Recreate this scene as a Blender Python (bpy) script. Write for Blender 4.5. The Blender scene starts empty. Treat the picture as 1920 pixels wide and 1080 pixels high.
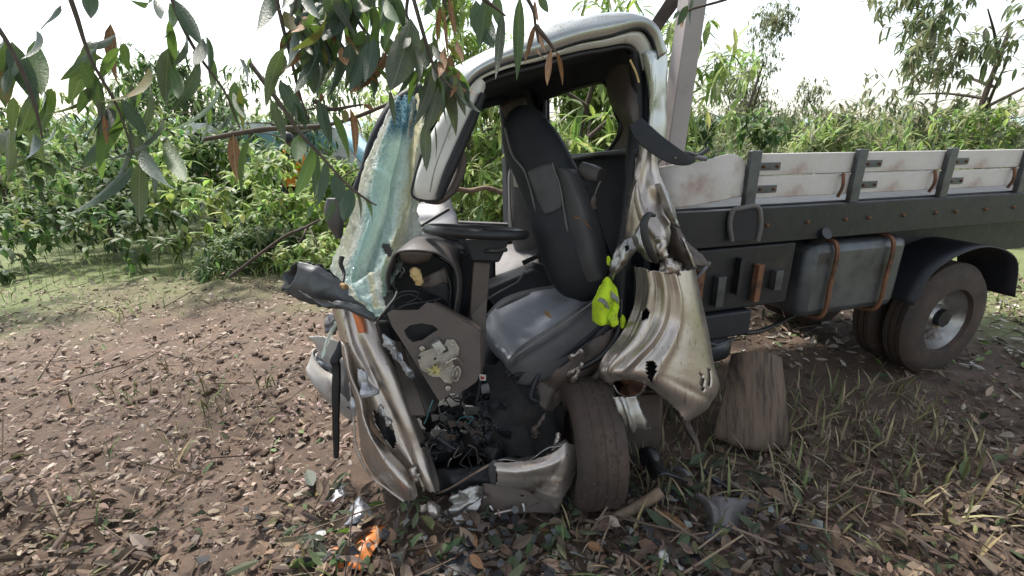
import bpy, bmesh, math, random
import numpy as np
from mathutils import Vector, noise, Matrix
from mathutils.geometry import tessellate_polygon
random.seed(7); R = random.Random(11)
S = bpy.context.scene; C = bpy.context.collection
rad = math.radians
# ------------------------------------------------------------------ camera, sky, sun, exposure
F, PITCH, EYE = 900.0, rad(18), Vector((0, 0, 1.5))
cd = bpy.data.cameras.new('camera'); cam = bpy.data.objects.new('camera', cd); C.objects.link(cam)
cam.location = EYE; cam.rotation_euler = (rad(90) - PITCH, 0, 0)
cd.sensor_width = 36; cd.lens = 36 * F / 1920; cd.clip_start = .02; cd.clip_end = 900
S.camera = cam
W = bpy.data.worlds.new('World'); S.world = W; W.use_nodes = True
wn = W.node_tree.nodes; wl = W.node_tree.links
sky = wn.new('ShaderNodeTexSky'); sky.sky_type = 'NISHITA'; sky.sun_disc = False
SUN_EL, SUN_AZ = 58, -35          # azimuth from +Y towards +X
sky.sun_elevation = rad(SUN_EL); sky.sun_rotation = rad(SUN_AZ); sky.dust_density = 2; sky.air_density = 1.2; sky.ozone_density = 1
hs = wn.new('ShaderNodeHueSaturation'); hs.inputs['Saturation'].default_value = .45
wl.new(sky.outputs[0], hs.inputs['Color']); wl.new(hs.outputs[0], wn['Background'].inputs[0])
wn['Background'].inputs[1].default_value = .15
sd = bpy.data.lights.new('sun', 'SUN'); sd.energy = 3.4; sd.angle = rad(6); sd.color = (1, .95, .87)
so = bpy.data.objects.new('sun', sd); C.objects.link(so)
a, e = rad(SUN_AZ), rad(SUN_EL)
so.rotation_euler = Vector((-math.sin(a) * math.cos(e), -math.cos(a) * math.cos(e), -math.sin(e))).to_track_quat('-Z', 'Y').to_euler()
S.view_settings.view_transform = 'Standard'; S.view_settings.look = 'None'; S.view_settings.gamma = 1
S.view_settings.exposure = 1.15
S.cycles.max_bounces = 8

# ------------------------------------------------------------------ survey: photo pixel (1920x1080) + depth -> world point
cp, sp = math.cos(PITCH), math.sin(PITCH)
def ray(px, py):
    u, v = (px - 960) / F, (540 - py) / F
    return Vector((u, cp + v * sp, -sp + v * cp))
def P(px, py, Y):
    d = ray(px, py); return EYE + d * (Y / d.y)
def G(px, py, z=0.0):
    d = ray(px, py); return EYE + d * ((z - EYE.z) / d.z)
def PX(p):
    q = p - EYE; z = q.y * cp - q.z * sp
    return 960 + F * q.x / z, 540 - F * (q.y * sp + q.z * cp) / z
LAT, FWD = Vector((-.309, .951, 0)), Vector((-.951, -.309, 0))   # across the cab, towards its nose
A0 = Vector((.53, 2.0, 0))                                       # rear near corner of the cab
def plane(px, py, p0, n):
    d = ray(px, py); return EYE + d * ((p0 - EYE).dot(n) / d.dot(n))
def NS(px, py, off=0): return plane(px, py, A0 + LAT * off, LAT)  # near side plane, pushed across by off
def RW(px, py, off=0): return plane(px, py, A0 + FWD * off, FWD)  # cab rear wall plane
def TB(s, off, z): p = A0 - FWD * s + LAT * off; return Vector((p.x, p.y, z))  # truck frame: s metres behind cab

# ------------------------------------------------------------------ materials
MATS = {}
def lnk(nt, a, b): nt.links.new(a, b)
def mk(name, c1, c2=None, sc=5, rough=.5, metal=0, bump=0, bsc=40, dirt=None, dsc=3, dth=.55, dw=.12, attr=None, transl=0, coat=0, stretch=None, fleck=None, vein=None, scratch=None):
    m = bpy.data.materials.new(name); m.use_nodes = True; nt = m.node_tree; b = nt.nodes['Principled BSDF']
    tc = nt.nodes.new('ShaderNodeTexCoord'); co = tc.outputs['Object']
    if stretch:
        mp = nt.nodes.new('ShaderNodeMapping'); mp.inputs['Scale'].default_value = stretch; lnk(nt, co, mp.inputs[0]); co = mp.outputs[0]
    def nz(s, det=5):
        n = nt.nodes.new('ShaderNodeTexNoise'); n.inputs['Scale'].default_value = s; n.inputs['Detail'].default_value = det
        n.inputs['Roughness'].default_value = .62; lnk(nt, co, n.inputs['Vector']); return n.outputs['Fac']
    def ramp(fac, lo, hi, ca, cb):
        r = nt.nodes.new('ShaderNodeValToRGB'); r.color_ramp.elements[0].position = lo; r.color_ramp.elements[1].position = hi
        r.color_ramp.elements[0].color = (*ca, 1); r.color_ramp.elements[1].color = (*cb, 1); lnk(nt, fac, r.inputs[0]); return r.outputs[0]
    def mix(fac, ca, cb, mode='MIX'):
        x = nt.nodes.new('ShaderNodeMix'); x.data_type = 'RGBA'; x.blend_type = mode
        if hasattr(fac, 'is_linked'): lnk(nt, fac, x.inputs[0])
        else: x.inputs[0].default_value = fac
        for k, c in ((6, ca), (7, cb)):
            if hasattr(c, 'is_linked'): lnk(nt, c, x.inputs[k])
            else: x.inputs[k].default_value = (*c, 1)
        return x.outputs[2]
    n0 = nz(sc)
    col = ramp(n0, .36, .66, c1, c2 or tuple(x * .72 for x in c1))
    if attr:
        at = nt.nodes.new('ShaderNodeAttribute'); at.attribute_name = attr
        col = mix(1.0, at.outputs['Color'], ramp(n0, .3, .7, (.75,) * 3, (1.15,) * 3), 'MULTIPLY')
    if dirt:
        col = mix(ramp(nz(dsc, 9), dth, dth + dw, (0, 0, 0), (1, 1, 1)), col, dirt)
    if fleck:
        col = mix(ramp(nz(fleck[1], 3), fleck[2], fleck[2] + .04, (0, 0, 0), (1, 1, 1)), col, fleck[0])
    if scratch:                                  # fine drag marks in one direction
        mp2 = nt.nodes.new('ShaderNodeMapping'); mp2.inputs['Scale'].default_value = (70, 70, 5); mp2.inputs['Rotation'].default_value = (.3, .9, .2); lnk(nt, tc.outputs['Object'], mp2.inputs[0])
        n9 = nt.nodes.new('ShaderNodeTexNoise'); n9.inputs['Scale'].default_value = 1; n9.inputs['Detail'].default_value = 3; lnk(nt, mp2.outputs[0], n9.inputs['Vector'])
        col = mix(ramp(n9.outputs['Fac'], .62, .70, (0, 0, 0), (.75,) * 3), col, scratch)
    if vein:                                     # midrib and side veins, in the leaf's own coordinates
        sx = nt.nodes.new('ShaderNodeSeparateXYZ'); lnk(nt, tc.outputs['Object'], sx.inputs[0])
        def mth(op, a, b=None):
            q = nt.nodes.new('ShaderNodeMath'); q.operation = op
            for k, v in ((0, a), (1, b)):
                if v is None: continue
                if hasattr(v, 'is_linked'): lnk(nt, v, q.inputs[k])
                else: q.inputs[k].default_value = v
            return q.outputs[0]
        ax = mth('ABSOLUTE', sx.outputs[0]); mid = mth('LESS_THAN', ax, .006)
        side = mth('GREATER_THAN', mth('SINE', mth('MULTIPLY', mth('ADD', sx.outputs[2], mth('MULTIPLY', ax, .9)), 85)), .90)
        col = mix(mth('MAXIMUM', mid, mth('MULTIPLY', side, .38)), col, vein)
    lnk(nt, col, b.inputs['Base Color'])
    rr = nt.nodes.new('ShaderNodeMapRange'); rr.inputs[3].default_value = max(.03, rough - .12); rr.inputs[4].default_value = min(1, rough + .16)
    lnk(nt, nz(sc * 2.7), rr.inputs[0]); lnk(nt, rr.outputs[0], b.inputs['Roughness'])
    b.inputs['Metallic'].default_value = metal; b.inputs['Coat Weight'].default_value = coat
    if bump:
        bp = nt.nodes.new('ShaderNodeBump'); bp.inputs['Strength'].default_value = bump; bp.inputs['Distance'].default_value = .01
        lnk(nt, nz(bsc, 8), bp.inputs['Height']); lnk(nt, bp.outputs[0], b.inputs['Normal'])
    if transl:
        t = nt.nodes.new('ShaderNodeBsdfTranslucent'); ms = nt.nodes.new('ShaderNodeMixShader'); ms.inputs[0].default_value = transl
        out = nt.nodes['Material Output']; lnk(nt, mix(.6, col, (.25, .42, .05), 'MIX') if transl > .01 and not attr else col, t.inputs[0])
        lnk(nt, b.outputs[0], ms.inputs[1]); lnk(nt, t.outputs[0], ms.inputs[2]); lnk(nt, ms.outputs[0], out.inputs[0])
    MATS[name] = m; return m
mk('champagne', (.47, .41, .36), (.40, .35, .31), sc=4, rough=.30, metal=.80, bump=.10, bsc=40, dirt=(.16, .11, .075), dsc=7, dth=.62, dw=.14, fleck=((.16, .075, .04), 34, .69), scratch=(.20, .165, .14))
mk('champagne_worn', (.56, .50, .45), (.38, .33, .295), sc=7, rough=.34, metal=.75, bump=.22, bsc=34, dirt=(.09, .05, .03), dsc=8, dth=.54, dw=.12, fleck=((.35, .16, .08), 22, .66))
mk('silver', (.44, .46, .445), (.38, .395, .385), sc=3, rough=.26, metal=.75, bump=.02, bsc=12, dirt=(.16, .11, .08), dsc=5, dth=.63, dw=.15, coat=.3)
mk('white_metal', (.74, .73, .70), (.66, .65, .61), sc=4, rough=.4, metal=.2, bump=.05, dirt=(.2, .17, .14), dsc=9, dth=.62)
mk('dirty_carpet', (.017, .015, .0145), (.010, .009, .009), sc=8, rough=.8, bump=.5, bsc=50, dirt=(.045, .033, .026), dsc=6, dth=.58)
mk('dark_metal', (.105, .11, .115), (.06, .064, .068), sc=6, rough=.42, metal=.5, bump=.15, bsc=30, dirt=(.05, .04, .035), dsc=7, dth=.56)
mk('grey_sheet', (.42, .41, .39), (.28, .27, .25), sc=8, rough=.34, metal=.85, bump=.15, bsc=30, dirt=(.12, .08, .055), dsc=8, dth=.57)
mk('brown_metal', (.095, .070, .058), (.06, .045, .038), sc=6, rough=.5, metal=.25, bump=.2, bsc=30, dirt=(.04, .03, .025), dsc=7, dth=.55, fleck=((.3, .25, .22), 30, .72))
mk('rust', (.20, .085, .04), (.10, .05, .03), sc=14, rough=.8, metal=.1, bump=.5, bsc=50, dirt=(.05, .03, .02), dsc=9)
mk('chassis', (.012, .013, .015), (.006, .0065, .008), sc=5, rough=.5, metal=.1, bump=.2, bsc=30, dirt=(.03, .024, .02), dsc=5, dth=.58)
mk('black_trim', (.008, .009, .013), (.013, .0145, .019), sc=4, rough=.55, bump=.1, bsc=60)
mk('lining', (.016, .019, .027), (.011, .013, .019), sc=5, rough=.85, bump=.15, bsc=90)
mk('grey_plastic', (.11, .10, .098), (.08, .072, .070), sc=5, rough=.46, bump=.12, bsc=160, dirt=(.12, .09, .07), dsc=9, dth=.62)
mk('brown_plastic', (.090, .070, .060), (.066, .051, .044), sc=5, rough=.5, bump=.15, bsc=140, dirt=(.13, .10, .075), dsc=9, dth=.60)
mk('pale_plastic', (.15, .146, .155), (.11, .107, .114), sc=5, rough=.42, bump=.06, dirt=(.14, .11, .085), dsc=6, dth=.58)
mk('bumper_plastic', (.43, .40, .37), (.33, .30, .28), sc=5, rough=.45, bump=.08, dirt=(.15, .10, .07), dsc=5, dth=.54, dw=.2)
mk('van_trim', (.3, .3, .3), sc=3, rough=.4)
mk('rubber', (.009, .0095, .011), (.015, .015, .016), sc=6, rough=.42, bump=.08, bsc=60)
mk('tyre_rubber', (.032, .024, .020), (.050, .032, .023), sc=9, rough=.75, bump=.4, bsc=38, dirt=(.085, .052, .036), dsc=5, dth=.48, dw=.25)
mk('seat_black', (.008, .0095, .014), (.012, .0135, .018), sc=5, rough=.62, bump=.12, bsc=220)
mk('seat_grey', (.068, .066, .068), (.05, .049, .052), sc=5, rough=.55, bump=.18, bsc=260, dirt=(.12, .10, .09), dsc=9, dth=.63)
mk('seat_vinyl', (.25, .265, .29), (.18, .192, .212), sc=6, rough=.30, bump=.10, bsc=40, dirt=(.16, .15, .14), dsc=8, dth=.60, fleck=((.6, .65, .66), 160, .72))
mk('seat_pale', (.17, .16, .163), (.13, .122, .124), sc=5, rough=.6, bump=.1, bsc=200, dirt=(.18, .15, .14), dsc=6, dth=.6)
mk('piping', (.16, .15, .14), sc=9, rough=.6)
mk('cast_metal', (.33, .30, .26), (.22, .20, .17), sc=14, rough=.42, metal=.75, bump=.3, bsc=60, dirt=(.08, .06, .045), dsc=14, dth=.55)
mk('bolt_metal', (.42, .38, .33), sc=14, rough=.35, metal=.85)
mk('post_paint', (.40, .36, .35), (.35, .315, .305), sc=3, rough=.6, bump=.06, dirt=(.24, .19, .17), dsc=3, dth=.6)
mk('board_paint', (.55, .52, .49), (.44, .40, .37), sc=4, rough=.6, bump=.12, dirt=(.30, .17, .12), dsc=4.5, dth=.52, dw=.18)
mk('tan_board', (.145, .10, .068), (.085, .058, .040), sc=4, rough=.8, bump=.8, bsc=14, dirt=(.045, .032, .024), dsc=4, dth=.52, stretch=(9, 3, .7))
mk('wire_red', (.30, .03, .02), sc=9, rough=.5)
mk('wire_yellow', (.42, .30, .04), sc=9, rough=.5)
mk('hivis', (.52, .72, .02), (.40, .58, .015), sc=14, rough=.8, bump=.5, bsc=90, dirt=(.26, .34, .05), dsc=12, dth=.56)
mk('mud', (.060, .040, .029), (.044, .030, .022), sc=9, rough=.95, bump=.5)
mk('reflective', (.22, .22, .21), (.16, .16, .16), sc=20, rough=.5, bump=.1)
mk('foam', (.70, .52, .26), (.52, .36, .16), sc=18, rough=.9, bump=.6, bsc=60)
mk('yellow_fluff', (.66, .60, .26), (.5, .45, .17), sc=10, rough=.9)
mk('wire', (.02, .02, .022), sc=9, rough=.5)
mk('wire_blue', (.03, .12, .13), sc=9, rough=.5)
mk('orange_tag', (.72, .22, .07), (.55, .14, .04), sc=9, rough=.5)
mk('orange_wrap', (.60, .15, .03), (.70, .27, .08), sc=12, rough=.35, bump=.2)
mk('paper', (.68, .66, .62), (.5, .47, .43), sc=9, rough=.8, bump=.2)
mk('foil', (.45, .46, .48), (.25, .26, .28), sc=9, rough=.3, metal=.5, bump=.4, bsc=50)
mk('bark', (.115, .088, .068), (.055, .042, .034), sc=18, rough=.9, bump=.7, bsc=40, stretch=(1, 1, .3))
mk('dry_twig', (.24, .17, .115), (.13, .092, .062), sc=18, rough=.9, bump=.5, bsc=40)
mk('leaf_dark', (.030, .058, .038), (.044, .078, .050), sc=9, rough=.36, bump=.3, bsc=30, transl=.13, vein=(.10, .13, .08), dirt=(.08, .055, .03), dsc=9, dth=.66, dw=.05)
mk('leaf_green', (.055, .115, .040), (.085, .15, .055), sc=9, rough=.4, bump=.3, bsc=30, transl=.32, vein=(.15, .19, .09), dirt=(.14, .09, .04), dsc=9, dth=.68, dw=.05)
mk('leaf_dull', (.066, .080, .060), (.090, .10, .078), sc=9, rough=.45, bump=.3, bsc=30, transl=.15, vein=(.16, .17, .12), dirt=(.13, .10, .055), dsc=14, dth=.64)
mk('leaf_dry', (.30, .155, .07), (.20, .095, .045), sc=16, vein=(.40, .26, .13), rough=.7, bump=.3, bsc=60, dirt=(.12, .05, .02), dsc=18, dth=.55)
mk('leaf_olive', (.19, .17, .05), (.12, .13, .04), sc=12, rough=.55, transl=.2, dirt=(.25, .11, .04), dsc=16, dth=.5)
mk('foliage', (1, 1, 1), sc=3, rough=.5, attr='Col', transl=.5)
mk('litter', (1, 1, 1), sc=12, rough=.75, attr='Col')
mk('skin', (.10, .055, .035), sc=9, rough=.55)
mk('cloth_orange', (.85, .26, .03), (.7, .2, .02), sc=9, rough=.8)
mk('cloth_navy', (.03, .035, .05), sc=9, rough=.9)
mk('van_white', (.72, .73, .74), sc=3, rough=.3, coat=.4)
mk('van_glass', (.22, .42, .50), (.30, .50, .58), sc=2, rough=.12)
mk('red_paint', (.5, .03, .02), sc=3, rough=.35)
mk('hill', (.26, .33, .34), (.21, .28, .27), sc=.05, rough=1)  # blue distance haze put into the hill colour

def soil():
    m = mk('soil', (.118, .077, .053), (.068, .046, .034), sc=6, rough=.9, bump=1.0, bsc=30, dirt=(.125, .088, .062), dsc=9, dth=.52, dw=.25)
    nt = m.node_tree; b = nt.nodes['Principled BSDF']; src = b.inputs['Base Color'].links[0].from_socket      # turf takes over further out
    tc = nt.nodes.new('ShaderNodeTexCoord'); vl = nt.nodes.new('ShaderNodeVectorMath'); vl.operation = 'LENGTH'; lnk(nt, tc.outputs['Object'], vl.inputs[0])
    nz = nt.nodes.new('ShaderNodeTexNoise'); nz.inputs['Scale'].default_value = .9; nz.inputs['Detail'].default_value = 6; lnk(nt, tc.outputs['Object'], nz.inputs['Vector'])
    ma = nt.nodes.new('ShaderNodeMath'); ma.operation = 'MULTIPLY_ADD'; ma.inputs[1].default_value = 4.5; lnk(nt, nz.outputs[0], ma.inputs[0]); lnk(nt, vl.outputs['Value'], ma.inputs[2])
    mr = nt.nodes.new('ShaderNodeMapRange'); mr.inputs[1].default_value = 6.8; mr.inputs[2].default_value = 8.6; lnk(nt, ma.outputs[0], mr.inputs[0])
    cr = nt.nodes.new('ShaderNodeValToRGB'); cr.color_ramp.elements[0].color = (.07, .095, .03, 1); cr.color_ramp.elements[1].color = (.15, .17, .065, 1)
    n2 = nt.nodes.new('ShaderNodeTexNoise'); n2.inputs['Scale'].default_value = 3; n2.inputs['Detail'].default_value = 8; lnk(nt, tc.outputs['Object'], n2.inputs['Vector']); lnk(nt, n2.outputs[0], cr.inputs[0])
    mx = nt.nodes.new('ShaderNodeMix'); mx.data_type = 'RGBA'; lnk(nt, mr.outputs[0], mx.inputs[0]); lnk(nt, src, mx.inputs[6]); lnk(nt, cr.outputs[0], mx.inputs[7]); lnk(nt, mx.outputs[2], b.inputs['Base Color'])
soil()
def broken_glass(gname, strip):
    m = bpy.data.materials.new(gname); m.use_nodes = True; nt = m.node_tree; b = nt.nodes['Principled BSDF']
    N = nt.nodes.new
    uv = N('ShaderNodeUVMap'); uv.uv_map = 'uv'; tc = N('ShaderNodeTexCoord')
    sx = N('ShaderNodeSeparateXYZ'); lnk(nt, uv.outputs[0], sx.inputs[0])
    vo = N('ShaderNodeTexVoronoi'); vo.feature = 'DISTANCE_TO_EDGE'; vo.inputs['Scale'].default_value = 62; lnk(nt, tc.outputs['Object'], vo.inputs['Vector'])
    cr = N('ShaderNodeValToRGB'); cr.color_ramp.elements[0].position = .0; cr.color_ramp.elements[1].position = .11
    cr.color_ramp.elements[0].color = (1, 1, 1, 1); cr.color_ramp.elements[1].color = (0, 0, 0, 1); lnk(nt, vo.outputs[0], cr.inputs[0])
    # laminate colour across the sheet: straw edge, teal middle, straw, pale
    r = N('ShaderNodeValToRGB'); els = r.color_ramp.elements
    els[0].position = 0; els[0].color = (.93, .94, .90, 1); els[1].position = 1; els[1].color = (.62, .64, .58, 1)
    for p, c in ((.07, (.86, .84, .70)), (.13, (.90, .92, .87)), (.18, (.50, .68, .66)), (.23, (.68, .83, .81)), (.38, (.80, .91, .89)), (.50, (.66, .82, .79)), (.59, (.78, .90, .87)), (.65, (.84, .79, .60)), (.77, (.88, .85, .70)), (.82, (.93, .95, .92))):
        x = els.new(p); x.color = (*c, 1)
    nz = N('ShaderNodeTexNoise'); nz.inputs['Scale'].default_value = 9; nz.inputs['Detail'].default_value = 6; lnk(nt, tc.outputs['Object'], nz.inputs['Vector'])
    mm = N('ShaderNodeMath'); mm.operation = 'MULTIPLY_ADD'; lnk(nt, nz.outputs[0], mm.inputs[0]); mm.inputs[1].default_value = .14; 
    ad = N('ShaderNodeMath'); ad.operation = 'SUBTRACT'; lnk(nt, sx.outputs[0], ad.inputs[0]); ad.inputs[1].default_value = .07; lnk(nt, ad.outputs[0], mm.inputs[2]); lnk(nt, mm.outputs[0], r.inputs[0])
    # lower part all teal
    lo = N('ShaderNodeMapRange'); lo.inputs[1].default_value = .70; lo.inputs[2].default_value = .88; lnk(nt, sx.outputs[1], lo.inputs[0])
    m1 = N('ShaderNodeMix'); m1.data_type = 'RGBA'; lnk(nt, lo.outputs[0], m1.inputs[0]); lnk(nt, r.outputs[0], m1.inputs[6]); m1.inputs[7].default_value = (.72, .87, .84, 1)
    # sun strip along the top edge of the glass
    st = N('ShaderNodeMapRange'); st.inputs[1].default_value = .24; st.inputs[2].default_value = .17; lnk(nt, sx.outputs[1], st.inputs[0])
    m2 = N('ShaderNodeMix'); m2.data_type = 'RGBA'; st.inputs[4].default_value = strip
    sb = N('ShaderNodeMapRange'); sb.inputs[1].default_value = .66; sb.inputs[2].default_value = .58; lnk(nt, sx.outputs[0], sb.inputs[0])
    sc2 = N('ShaderNodeMapRange'); sc2.inputs[1].default_value = .12; sc2.inputs[2].default_value = .2; lnk(nt, sx.outputs[0], sc2.inputs[0])
    q1 = N('ShaderNodeMath'); q1.operation = 'MULTIPLY'; lnk(nt, sb.outputs[0], q1.inputs[0]); lnk(nt, sc2.outputs[0], q1.inputs[1])
    q2 = N('ShaderNodeMath'); q2.operation = 'MULTIPLY'; lnk(nt, st.outputs[0], q2.inputs[0]); lnk(nt, q1.outputs[0], q2.inputs[1]); lnk(nt, q2.outputs[0], m2.inputs[0]); lnk(nt, m1.outputs[2], m2.inputs[6]); m2.inputs[7].default_value = (.07, .24, .36, 1)
    m3 = N('ShaderNodeMix'); m3.data_type = 'RGBA'; mu = N('ShaderNodeMath'); mu.operation = 'MULTIPLY'; mu.inputs[1].default_value = .8; lnk(nt, cr.outputs[0], mu.inputs[0]); lnk(nt, mu.outputs[0], m3.inputs[0]); lnk(nt, m2.outputs[2], m3.inputs[6]); m3.inputs[7].default_value = (.93, .97, .95, 1)
    lnk(nt, m3.outputs[2], b.inputs['Base Color']); b.inputs['Roughness'].default_value = .09; b.inputs['Specular IOR Level'].default_value = .9
    bp = N('ShaderNodeBump'); bp.inputs['Strength'].default_value = .55; bp.inputs['Distance'].default_value = .006; lnk(nt, vo.outputs[0], bp.inputs['Height'])
    n2 = N('ShaderNodeTexNoise'); n2.inputs['Scale'].default_value = 45; n2.inputs['Detail'].default_value = 8; lnk(nt, tc.outputs['Object'], n2.inputs['Vector'])
    b2 = N('ShaderNodeBump'); b2.inputs['Strength'].default_value = .8; b2.inputs['Distance'].default_value = .02; lnk(nt, n2.outputs[0], b2.inputs['Height']); lnk(nt, bp.outputs[0], b2.inputs['Normal'])
    # every crumb of the crazed glass faces its own way, which is what glints
    vc = N('ShaderNodeTexVoronoi'); vc.inputs['Scale'].default_value = 62; lnk(nt, tc.outputs['Object'], vc.inputs['Vector'])
    v1 = N('ShaderNodeVectorMath'); v1.operation = 'SUBTRACT'; lnk(nt, vc.outputs['Color'], v1.inputs[0]); v1.inputs[1].default_value = (.5, .5, .5)
    v2 = N('ShaderNodeVectorMath'); v2.operation = 'SCALE'; lnk(nt, v1.outputs[0], v2.inputs[0]); v2.inputs['Scale'].default_value = .75
    v3 = N('ShaderNodeVectorMath'); v3.operation = 'ADD'; lnk(nt, b2.outputs[0], v3.inputs[0]); lnk(nt, v2.outputs[0], v3.inputs[1])
    v4 = N('ShaderNodeVectorMath'); v4.operation = 'NORMALIZE'; lnk(nt, v3.outputs[0], v4.inputs[0])
    lnk(nt, v4.outputs[0], b.inputs['Normal'])
    t = N('ShaderNodeBsdfTranslucent'); lnk(nt, m3.outputs[2], t.inputs[0]); lnk(nt, b2.outputs[0], t.inputs['Normal'])
    tr = N('ShaderNodeBsdfTransparent'); lnk(nt, m3.outputs[2], tr.inputs[0])
    s1 = N('ShaderNodeMixShader'); s1.inputs[0].default_value = .55; lnk(nt, b.outputs[0], s1.inputs[1]); lnk(nt, t.outputs[0], s1.inputs[2])
    s2 = N('ShaderNodeMixShader'); tf = N('ShaderNodeMapRange'); tf.inputs[1].default_value = .16; tf.inputs[2].default_value = .26; tf.inputs[3].default_value = .5; tf.inputs[4].default_value = .24; lnk(nt, sx.outputs[0], tf.inputs[0]); lnk(nt, tf.outputs[0], s2.inputs[0]); lnk(nt, s1.outputs[0], s2.inputs[1]); lnk(nt, tr.outputs[0], s2.inputs[2])
    lnk(nt, s2.outputs[0], nt.nodes['Material Output'].inputs[0]); MATS[gname] = m
broken_glass('shattered_glass', .82); broken_glass('shattered_scrap', 0)
#PART2
# ------------------------------------------------------------------ builders
WORLD = {}                                  # object -> world location (parents are never rotated)
def link(o, c, parent=None):
    WORLD[o] = Vector(c); o.location = Vector(c) - (WORLD[parent] if parent else Vector()); C.objects.link(o)
    if parent: o.parent = parent
    return o
def tag(o, label=None, cat=None, group=None, kind=None):
    for k, v in (('label', label), ('category', cat), ('group', group), ('kind', kind)):
        if v: o[k] = v
    return o
def thing(name, label, cat, loc, group=None):
    return tag(link(bpy.data.objects.new(name, None), loc), label, cat, group)
def mesh_obj(name, verts, faces, mat, parent=None, smooth=35, thick=0, uvs=None, origin=None, cols=None, bevel=0, subs=0, off=0.0):
    V = np.array([tuple(v) for v in verts], dtype=float)
    c = Vector(origin) if origin is not None else Vector((V.min(0) + V.max(0)) / 2)
    V = V - np.array(c)
    me = bpy.data.meshes.new(name); me.from_pydata(V.tolist(), [], faces); me.update()
    me.materials.append(MATS[mat])
    if uvs is not None:
        l = me.uv_layers.new(name='uv'); vi = np.empty(len(me.loops), int); me.loops.foreach_get('vertex_index', vi)
        l.data.foreach_set('uv', np.array(uvs)[vi].ravel())
    if cols is not None:
        ca = me.color_attributes.new('Col', 'FLOAT_COLOR', 'POINT'); k = np.ones((len(V), 4)); k[:, :3] = cols; ca.data.foreach_set('color', k.ravel())
    if smooth: me.shade_smooth(); me.set_sharp_from_angle(angle=rad(smooth))
    o = bpy.data.objects.new(name, me); link(o, c, parent)
    if bevel:
        m = o.modifiers.new('bevel', 'BEVEL'); m.width = bevel; m.segments = 2; m.limit_method = 'ANGLE'
    if subs:
        m = o.modifiers.new('subs', 'SUBSURF'); m.levels = m.render_levels = subs
    if thick:
        m = o.modifiers.new('solid', 'SOLIDIFY'); m.thickness = thick; m.offset = off
    return o
def crspline(pts, n):
    p = np.array(pts, dtype=float); k = len(p)
    if k == 2:
        t = np.linspace(0, 1, n)[:, None]; return p[0] * (1 - t) + p[1] * t
    q = np.vstack([2 * p[0] - p[1], p, 2 * p[-1] - p[-2]]); out = []
    for t in np.linspace(0, k - 1, n):
        i = min(int(t), k - 2); f = t - i; a, b, c, d = q[i:i + 4]
        out.append(.5 * (2 * b + (c - a) * f + (2 * a - 5 * b + 4 * c - d) * f * f + (3 * b - a - 3 * c + d) * f ** 3))
    return np.array(out)
def inpoly(x, y, poly):
    r = False; j = len(poly) - 1
    for i in range(len(poly)):
        xi, yi = poly[i]; xj, yj = poly[j]
        if (yi > y) != (yj > y) and x < (xj - xi) * (y - yi) / (yj - yi) + xi: r = not r
        j = i
    return r
def pt(q):
    return Vector(q) if isinstance(q, Vector) else P(*q)
def folds(pts, seed, k=15):
    """a handful of straight creases through a sheet, each one fading away from its middle"""
    rng = random.Random(seed * 31 + 5); size = max((pts[0] - q).length for q in pts[::7]) + 1e-6; out = []
    for _ in range(k):
        c = rng.choice(pts); n = Vector((rng.gauss(0, 1), rng.gauss(0, .6), rng.gauss(0, 1))).normalized(); out.append((c, n, rng.uniform(.14, .5) * size, rng.choice((-1, 1)) * rng.uniform(.5, 1)))
    def f(p):
        d = 0
        for c, n, r, a in out:
            q = p - c; x = n.dot(q); d += a * (max(0, 1 - abs(x) / (r * .45))) * math.exp(-q.length_squared / (r * r))
        return d
    return f
def crease(p, fr, seed=0):
    q = p * fr * .6 + Vector((seed * 7.3, seed * 3.1, seed * 1.7))
    return noise.noise(q) * .6 + (abs(noise.noise(q * 2.3)) - .25) * .22
def sheet(name, rows, mat, parent, nu=26, nv=26, thick=.004, amp=0.0, fr=7, disp=None, holes=(), rag=0.0, seed=0, smooth=21, closed=False):
    rr = [crspline([tuple(pt(q)) for q in r], nu) for r in rows]
    g = np.array([crspline([r[i] for r in rr], nv) for i in range(nu)])       # nu x nv x 3
    du = np.gradient(g, axis=0); dv = np.gradient(g, axis=1); nn = np.cross(du, dv)
    nn /= np.linalg.norm(nn, axis=2, keepdims=True) + 1e-9
    if nn[..., 1].mean() > 0: nn = -nn                                        # towards the viewer's side
    verts, uvs = [], []
    ff = folds([Vector(q) for q in g.reshape(-1, 3)], seed + nu + nv) if amp else None
    for i in range(nu):
        for j in range(nv):
            u, v = i / (nu - 1), j / (nv - 1); p = Vector(g[i, j]); n = Vector(nn[i, j])
            d = amp * (.32 * crease(p, fr, seed) + .60 * ff(p)) if amp else 0
            if disp: d += disp(u, v)
            if rag and (i in (0, nu - 1) or j in (0, nv - 1)):
                k = rag * noise.noise(p * 60 + Vector((seed, 0, 0))) * 1.6
                if i in (0, nu - 1): p += Vector(du[i, j]).normalized() * k
                if j in (0, nv - 1): p += Vector(dv[i, j]).normalized() * k
            verts.append(p + n * d); uvs.append((u, v))
    faces = []
    for i in range(nu - 1):
        for j in range(nv - 1):
            f = (i * nv + j, (i + 1) * nv + j, (i + 1) * nv + j + 1, i * nv + j + 1)
            if holes:
                c = sum((verts[k] for k in f), Vector()) / 4; x, y = PX(c)
                if any(inpoly(x, y, h) for h in holes): continue
            faces.append(f)
    return mesh_obj(name, verts, faces, mat, parent, smooth, thick, uvs)
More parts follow.
